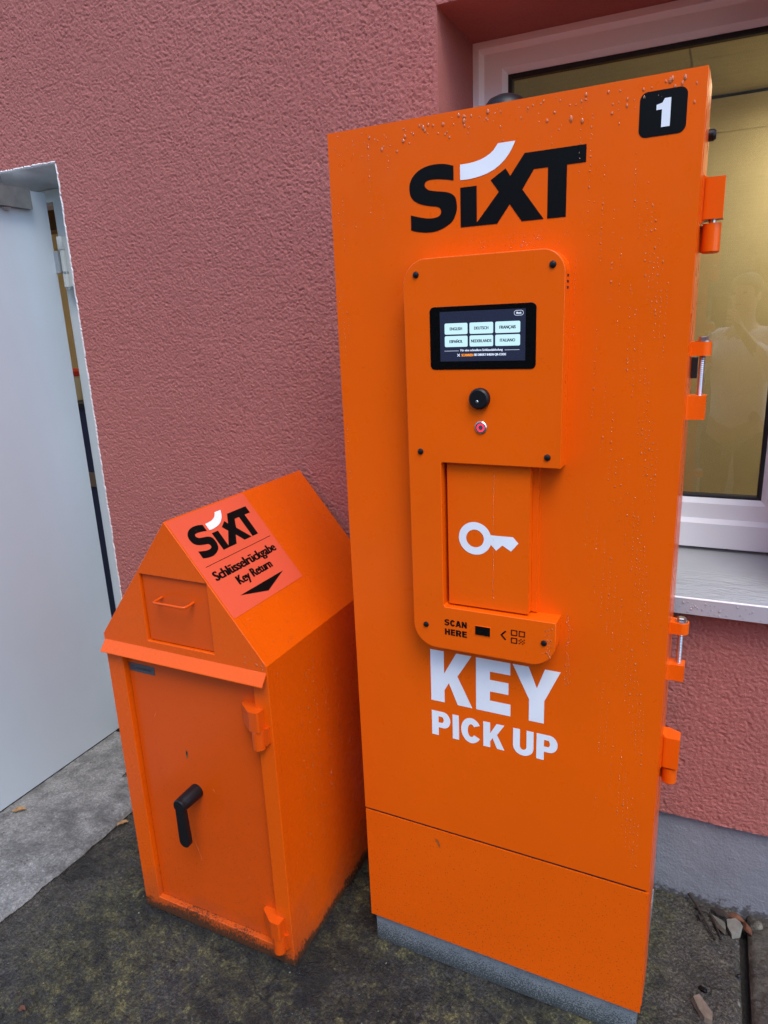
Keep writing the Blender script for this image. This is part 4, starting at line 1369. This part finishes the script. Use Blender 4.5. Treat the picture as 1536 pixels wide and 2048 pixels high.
o = link("water_drops", drops_mesh("water_drops", items, FRONT(-0.0305)), M['water'], cab)
tag(o, kind='stuff')
items = [(rnd.gauss(0.472, 0.004), rnd.uniform(0.965, 1.03), rnd.uniform(0.0007, 0.0017), 1.2) for _ in range(34)]
items += [(rnd.uniform(0.18, 0.48), rnd.uniform(0.95, 1.74), rnd.uniform(0.0004, 0.0008), 1.1) for _ in range(110)]
items = [q for q in items if not (nx - 0.004 < q[0] and nz0 - 0.003 < q[1] < nz1 + 0.003) and not (0.225 < q[0] < 0.44 and 1.535 < q[1] < 1.665)]
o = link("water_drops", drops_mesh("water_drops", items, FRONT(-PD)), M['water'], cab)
tag(o, kind='stuff')

items = []
for v in (0.19, 0.20, 0.245, 0.255, 0.30, 0.31, 0.36, 0.42, 0.12, 0.16):
    z_ = rnd.uniform(0.7, 0.84)
    while z_ > rnd.uniform(0.1, 0.4):
        z_ -= rnd.uniform(0.008, 0.06)
        items.append((v + rnd.gauss(0, 0.003), z_, rnd.uniform(0.0008, 0.0017), 1.4))
for _ in range(70):
    items.append((rnd.uniform(0.03, 0.5), rnd.uniform(0.08, 0.85), rnd.uniform(0.0006, 0.0014), 1.3))
SIDE = lambda a, b, h: (BW + h, a, b)
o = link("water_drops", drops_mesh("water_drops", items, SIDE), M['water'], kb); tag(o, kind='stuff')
items = [(rnd.uniform(0.01, 0.58), -rnd.uniform(0.01, 0.41), rnd.uniform(0.0005, 0.0013), 1.05) for _ in range(190)]
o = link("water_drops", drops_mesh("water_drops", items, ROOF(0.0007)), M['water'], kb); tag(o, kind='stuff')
items = [(rnd.gauss(0.49, 0.02), 0.875 + rnd.gauss(0, 0.012), rnd.uniform(0.0008, 0.0022), 1.3) for _ in range(16)]
items += [(rnd.uniform(0.02, 0.5), rnd.uniform(0.86, 0.95), rnd.uniform(0.0005, 0.001), 1.2) for _ in range(30)]
items = [q for q in items if q[0] < 0.515 and not (fx0 < q[0] < fx1 and q[1] > fz0 - 0.003) and q[1] < BE + (BW - q[0]) * 1.2]
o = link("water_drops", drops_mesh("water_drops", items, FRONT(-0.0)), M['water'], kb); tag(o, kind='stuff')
items = [(rnd.uniform(0.0, 0.9), rnd.uniform(0.905, 0.94), rnd.uniform(0.0012, 0.003), 1.0) for _ in range(130)]
o = link("water_drops", drops_mesh("water_drops", items, FRONT(-0.0535)), M['water_on_metal'], house); tag(o, kind='stuff')


# ================================================================== SMALL LITTER
def rock(name, loc, size, mat, seed, label, cat, rot=0.0, group=None):
    bm = bmesh.new()
    bmesh.ops.create_icosphere(bm, subdivisions=2, radius=1.0)
    rr = random.Random(seed)
    planes = [(Vector((rr.uniform(-1, 1), rr.uniform(-1, 1), rr.uniform(-0.4, 1))).normalized(), rr.uniform(0.45, 0.8)) for _ in range(11)]
    for v in bm.verts:
        d = v.co.normalized()
        t = 1.0
        for nrm_, dist in planes:
            k = d.dot(nrm_)
            if k > 0.01: t = min(t, dist / k)
        v.co = d * t * rr.uniform(0.94, 1.06)
        v.co.x *= size[0]; v.co.y *= size[1]; v.co.z *= size[2]
    o = bm_obj(name, bm, mat)
    o.location = loc
    o.rotation_euler = (rr.uniform(-0.15, 0.15), rr.uniform(-0.15, 0.15), rot)
    return tag(o, label, cat, group)


def chip(name, loc, outline, th, mat, tilt, rz, label, cat):
    """flat broken piece: irregular outline, worn edges"""
    bm = prism_bm(outline, 'z', 0, th)
    rr = random.Random(len(label))
    for v in bm.verts:
        v.co.z += rr.uniform(-0.2, 0.25) * th
        if v.co.z > th * 0.6:
            v.co.x *= 0.86; v.co.y *= 0.88
    o = bm_obj(name, bm, mat, bevel=th * 0.16, segs=1)
    o.location = loc
    o.rotation_euler = (tilt[0], tilt[1], rz)
    return tag(o, label, cat)


chip("stone_chip", (0.792, -0.062, 0.003), [(-0.014, 0.030), (0.010, 0.028), (0.019, 0.006), (0.012, -0.024), (0.004, -0.038), (-0.006, -0.016)], 0.012, M['stone'], (-0.25, 0.30), 0.25, "flat grey stone chip leaning by the dark twig at the plinth", "stone")
chip("stone", (0.830, -0.058, 0.002), [(-0.020, 0.018), (0.004, 0.028), (0.021, 0.016), (0.019, -0.018), (0.002, -0.030), (-0.012, -0.012)], 0.017, M['stone_white'], (0.15, -0.2), -0.2, "pale broken stone at the slab corner by the plinth", "stone")
chip("broken_stone", (0.757, -0.340, 0.001), [(-0.016, 0.030), (0.004, 0.036), (0.016, 0.010), (0.020, -0.012), (0.010, -0.034), (-0.008, -0.026), (-0.014, -0.002)], 0.014, M['stone_pink'], (0.1, 0.12), 0.45, "pinkish broken stone lying right of the tall cabinet foot", "stone")
rock("black_pebble", (0.839, -0.207, 0.004), (0.008, 0.007, 0.006), M['black_plastic'], 21, "small black pebble near the slab edge on the right", "pebble")
rock("black_seed_husk", (0.758, -0.280, 0.004), (0.009, 0.014, 0.006), M['bezel'], 25, "shiny blue black husk lying beside the pinkish broken stone", "husk", 0.9)
rock("rusty_lump", (0.862, -0.036, 0.002), (0.013, 0.030, 0.010), M['rust'], 31, "rusty brown lump in the joint against the plinth", "debris", 0.4)
rock("grey_gravel_stone", (0.890, -0.018, 0.004), (0.016, 0.015, 0.010), M['stone'], 36, "grey stone at the plinth, rightmost at the picture edge", "stone", 0.2)
rock("white_stone_chip", (0.838, -0.28, -0.004), (0.005, 0.011, 0.006), M['stone_white'], 41, "white chip stuck on the edge of the slab joint", "stone chip", 0.2)
tw_ = bm_obj("twig", tube_bm([(0.715, 0.006, 0.022), (0.735, -0.020, 0.016), (0.752, -0.05, 0.012), (0.770, -0.085, 0.008), (0.786, -0.115, 0.005)], [0.0045, 0.0038, 0.0035, 0.003, 0.0016], 7), M['bark'], smooth=True)
tag(tw_, "dark brown twig lying from the plinth onto the slab", "twig")
tw_ = bm_obj("twig", tube_bm([(0.770, -0.030, 0.010), (0.785, -0.06, 0.006), (0.800, -0.105, 0.004)], [0.003, 0.004, 0.002], 7), M['bark'], smooth=True)
tag(tw_, "short black twig under the flat grey stone chip", "twig")
rock("dark_crumb", (0.752, -0.018, 0.006), (0.020, 0.010, 0.006), M['bark'], 51, "dark crumb of bark beside the upper end of the twig", "bark")


def leaf(name, loc, ln, wd_, rz, seed, label, mat=None):
    bm = bmesh.new()
    rr = random.Random(seed)
    n = 6
    L_, Rr, C_ = [], [], []
    for i in range(n + 1):
        t = i / n
        wv = wd_ * math.sin(math.pi * min(max(t, 0.04), 0.97)) ** 0.7 * rr.uniform(0.8, 1.15)
        zc = 0.006 * math.sin(t * 3.0) + 0.002
        C_.append(bm.verts.new((t * ln, 0, zc)))
        L_.append(bm.verts.new((t * ln, wv, zc + 0.004 * rr.random() + 0.002)))
        Rr.append(bm.verts.new((t * ln, -wv, zc + 0.005 * rr.random())))
    for i in range(n):
        bm.faces.new((C_[i], C_[i + 1], L_[i + 1], L_[i]))
        bm.faces.new((C_[i], Rr[i], Rr[i + 1], C_[i + 1]))
    o = bm_obj(name, bm, mat or M['leaf'], smooth=True)
    o.location = loc
    o.rotation_euler = (0, 0, rz)
    return tag(o, label, "leaf")


leaf("wet_leaf", (0.775, -0.012, 0.006), 0.05, 0.013, -0.5, 11, "dark wet leaf against the plinth above the grey stone chip", M['bark'])
leaf("wet_leaf", (0.812, -0.020, 0.006), 0.045, 0.012, -0.2, 12, "rust brown wet leaf against the plinth beside the pale broken stone", M['rust'])
leaf("wet_leaf", (0.742, -0.040, 0.004), 0.03, 0.007, -1.2, 13, "thin brown leaf left of the long twig on the slab", M['bark'])
leaf("dry_leaf", (-1.462, -0.497, 0.018), 0.045, 0.011, 0.7, 1, "curled brown leaf on the pale slab under the white door")
leaf("dry_leaf", (-1.072, -0.395, 0.004), 0.036, 0.009, 0.9, 2, "small brown leaf on dark slab beside the low orange box")
leaf("dry_leaf", (-1.24, -0.20, 0.018), 0.030, 0.007, 1.0, 5, "thin dark leaf on the pale slab behind the low orange box", M['bark'])
leaf("dry_leaf", (-0.80, -0.995, 0.003), 0.02, 0.008, 0.2, 7, "reddish leaf scrap on the mossy slab at the lower left", M['rust'])

# loose grit on the slabs
gv, gf = [], []
rr = np.random.default_rng(5)
cnt = 0
while cnt < 420:
    x, y = rr.uniform(-1.65, 0.95), rr.uniform(-1.15, -0.01)
    if 0.838 < x < 0.874: continue
    zb = 0.016 if x < -1.10 else 0.0
    s_ = float(rr.choice([0.0012, 0.0016, 0.0022, 0.0032], p=[0.4, 0.35, 0.2, 0.05]))
    b0 = len(gv)
    for d in ((1, 0, 0), (-1, 0, 0), (0, 1, 0), (0, -1, 0), (0, 0, 1), (0, 0, -1)):
        j = rr.uniform(0.6, 1.2)
        gv.append((x + d[0] * s_ * j, y + d[1] * s_ * j, zb + 0.001 + d[2] * s_ * j * 0.7))
    for f in ((0, 2, 4), (2, 1, 4), (1, 3, 4), (3, 0, 4), (2, 0, 5), (1, 2, 5), (3, 1, 5), (0, 3, 5)):
        gf.append(tuple(b0 + k for k in f))
    cnt += 1
me = bpy.data.meshes.new("grit")
me.from_pydata(gv, [], gf)
tag(link("grit", me, M['stone_white']), kind='stuff')

# things seen through the gap of the open door
sh = tag(empty("dark_cupboard", (-1.95, 0.55, 0)), "dark cupboard seen through the gap beside the white door", "cupboard")
box("carcass", -0.25, 0.30, 0.0, 0.4, 0.02, 1.30, M['blue_dark'], sh)
box("worktop", -0.26, 0.31, -0.01, 0.41, 1.301, 1.325, M['dark_hole'], sh)
box("shelf_edge", -0.25, 0.30, -0.012, -0.0105, 0.93, 1.0, M['room_floor'], sh)
cn = tag(empty("canister", (-2.19, 0.70, 1.326)), "cream canister with red lid on the dark cupboard in the door gap", "canister")
bm_obj("can_body", lathe_bm([(0, 0), (0.075, 0), (0.08, 0.01), (0.08, 0.115), (0, 0.115)], 'z', (0, 0, 0), 28), M['cream'], cn, smooth=True)
bm_obj("lid", lathe_bm([(0, 0.1155), (0.083, 0.1155), (0.083, 0.14), (0.06, 0.148), (0, 0.15)], 'z', (0, 0, 0), 28), M['red_plastic'], cn, smooth=True)


# ================================================================== THE PHOTOGRAPHER (seen only as a reflection in the pane)
def skin_mesh(name, verts, edges, mat, parent, root=0, sub=2, crumple=0.0):
    me = bpy.data.meshes.new(name)
    me.from_pydata([v[:3] for v in verts], edges, [])
    o = link(name, me, mat, parent)
    md = o.modifiers.new("skin", 'SKIN')
    md.use_smooth_shade = True
    for i, v in enumerate(verts):
        r = v[3] if isinstance(v[3], tuple) else (v[3], v[3])
        me.skin_vertices[0].data[i].radius = r
        me.skin_vertices[0].data[i].use_root = (i == root)
    sb = o.modifiers.new("subdivision", 'SUBSURF')
    sb.levels = sub
    sb.render_levels = sub
    if crumple:
        tx = bpy.data.textures.new(name + "_folds", 'CLOUDS')
        tx.noise_scale = 0.09
        tx.noise_depth = 2
        dm = o.modifiers.new("folds", 'DISPLACE')
        dm.texture = tx
        dm.strength = crumple
    return o


M['skin'] = plain("skin", (0.50, 0.30, 0.22), 0.55)
M['hair'] = plain("dark_brown_hair", (0.03, 0.02, 0.014), 0.6)
M['shirt'] = plain("white_cotton_shirt", (0.80, 0.80, 0.82), 0.85)
M['trousers'] = plain("dark_trousers", (0.03, 0.035, 0.05), 0.85)
M['shoe'] = plain("dark_shoes", (0.02, 0.02, 0.02), 0.6)
pr = tag(empty("person", (0.815, -2.145, 0.0), R(24.8)), "person in a crumpled white shirt holding up a phone, mirrored in the window", "person")
V = [(0, 0, 0.96, (0.15, 0.11)), (0, 0, 1.13, (0.135, 0.10)), (0, 0.01, 1.32, (0.16, 0.11)), (0, 0, 1.45, (0.11, 0.08)), (0, 0.01, 1.54, 0.055), (0, 0.03, 1.60, (0.058, 0.065)),
     (0, 0.035, 1.69, (0.075, 0.092)), (0, 0.03, 1.765, (0.062, 0.075))]
Ed = [(i, i + 1) for i in range(7)]
def chain(start, pts):
    prev = start
    for q in pts:
        V.append(q)
        Ed.append((prev, len(V) - 1))
        prev = len(V) - 1
    return prev
for sgn in (-1, 1):
    hand = chain(3, [(sgn * 0.19, 0, 1.435, 0.058), (sgn * 0.26, 0.09, 1.22, 0.043), (sgn * 0.125, 0.27, 1.47, 0.028), (sgn * 0.095, 0.315, 1.535, (0.036, 0.018))])
    for k in range(4):
        y0 = 0.345 - 0.004 * k
        z0 = 1.545 + 0.019 * k
        chain(hand, [(sgn * 0.090, y0 + 0.005, z0 + 0.005, 0.0095), (sgn * 0.082, 0.372, z0 + 0.014, 0.0085), (sgn * 0.062, 0.385, z0 + 0.016, 0.0075)])
    chain(hand, [(sgn * 0.075, 0.318, 1.565, 0.011), (sgn * 0.055, 0.322, 1.590, 0.009)])
    chain(0, [(sgn * 0.095, 0, 0.90, 0.092), (sgn * 0.11, 0.015, 0.50, 0.060), (sgn * 0.12, -0.01, 0.10, 0.042), (sgn * 0.125, 0.05, 0.055, 0.038), (sgn * 0.13, 0.13, 0.045, 0.032)])
bd = skin_mesh("body", V, Ed, M['skin'], pr)
for nm, (x, y, z), (a, b, c) in (("nose", (0, 0.130, 1.685), (0.011, 0.017, 0.022)), ("ear", (-0.074, 0.03, 1.69), (0.008, 0.016, 0.030)), ("ear", (0.074, 0.03, 1.69), (0.008, 0.016, 0.030))):
    bm = bmesh.new()
    bmesh.ops.create_icosphere(bm, subdivisions=2, radius=1.0, matrix=Matrix.Translation((x, y, z)) @ Matrix.Diagonal((a, b, c, 1)))
    bm_obj(nm, bm, M['skin'], bd, smooth=True)
for sgn in (-1, 1):
    bm = bmesh.new()
    bmesh.ops.create_icosphere(bm, subdivisions=2, radius=1.0, matrix=Matrix.Translation((sgn * 0.031, 0.113, 1.706)) @ Matrix.Diagonal((0.013, 0.010, 0.007, 1)))
    bm_obj("eye", bm, M['hair'], bd, smooth=True)
bm = bmesh.new()
bmesh.ops.create_icosphere(bm, subdivisions=2, radius=1.0, matrix=Matrix.Translation((0, 0.116, 1.645)) @ Matrix.Diagonal((0.022, 0.009, 0.005, 1)))
bm_obj("mouth", bm, M['red_plastic'], bd, smooth=True)
bm = bmesh.new()
bmesh.ops.create_icosphere(bm, subdivisions=3, radius=1.0, matrix=Matrix.Translation((0, 0.018, 1.735)) @ Matrix.Diagonal((0.086, 0.104, 0.085, 1)))
for v in [v for v in bm.verts if (v.co.y > 0.07 and v.co.z < 1.755) or v.co.z < 1.675]:
    v.co.y = min(v.co.y, 0.06)
    v.co.z = max(v.co.z, 1.66)
bm_obj("hair", bm, M['hair'], bd, smooth=True)
V, Ed = [(0, 0, 0.90, (0.175, 0.135)), (0, 0, 1.12, (0.165, 0.13)), (0, 0.01, 1.32, (0.185, 0.135)), (0, 0, 1.46, (0.125, 0.095)), (0, 0.005, 1.515, (0.072, 0.072))], [(0, 1), (1, 2), (2, 3), (3, 4)]
for sgn in (-1, 1):
    chain(3, [(sgn * 0.195, 0, 1.44, 0.078), (sgn * 0.27, 0.085, 1.215, 0.068), (sgn * 0.15, 0.24, 1.435, 0.045)])
skin_mesh("shirt", V, Ed, M['shirt'], pr, sub=3, crumple=0.05)
V, Ed = [(0, 0, 0.97, (0.165, 0.125))], []
for sgn in (-1, 1):
    chain(0, [(sgn * 0.10, 0, 0.86, 0.108), (sgn * 0.112, 0.015, 0.50, 0.078), (sgn * 0.12, -0.01, 0.09, 0.064)])
skin_mesh("trousers", V, Ed, M['trousers'], pr, crumple=0.02)
for sgn in (-1, 1):
    skin_mesh("shoe", [(sgn * 0.12, -0.045, 0.05, 0.048), (sgn * 0.125, 0.06, 0.048, 0.046), (sgn * 0.132, 0.16, 0.036, 0.036)], [(0, 1), (1, 2)], M['shoe'], pr)
ph = tag(empty("phone", (0.815, -2.145, 0.0), R(24.8)), "dark phone held up in both hands by the person in the white shirt", "phone")
box("case", -0.040, 0.040, 0.338, 0.346, 1.53, 1.69, M['black_plastic'], ph, bevel=0.003)
box("screen", -0.037, 0.037, 0.3372, 0.3379, 1.535, 1.685, M['bezel'], ph)
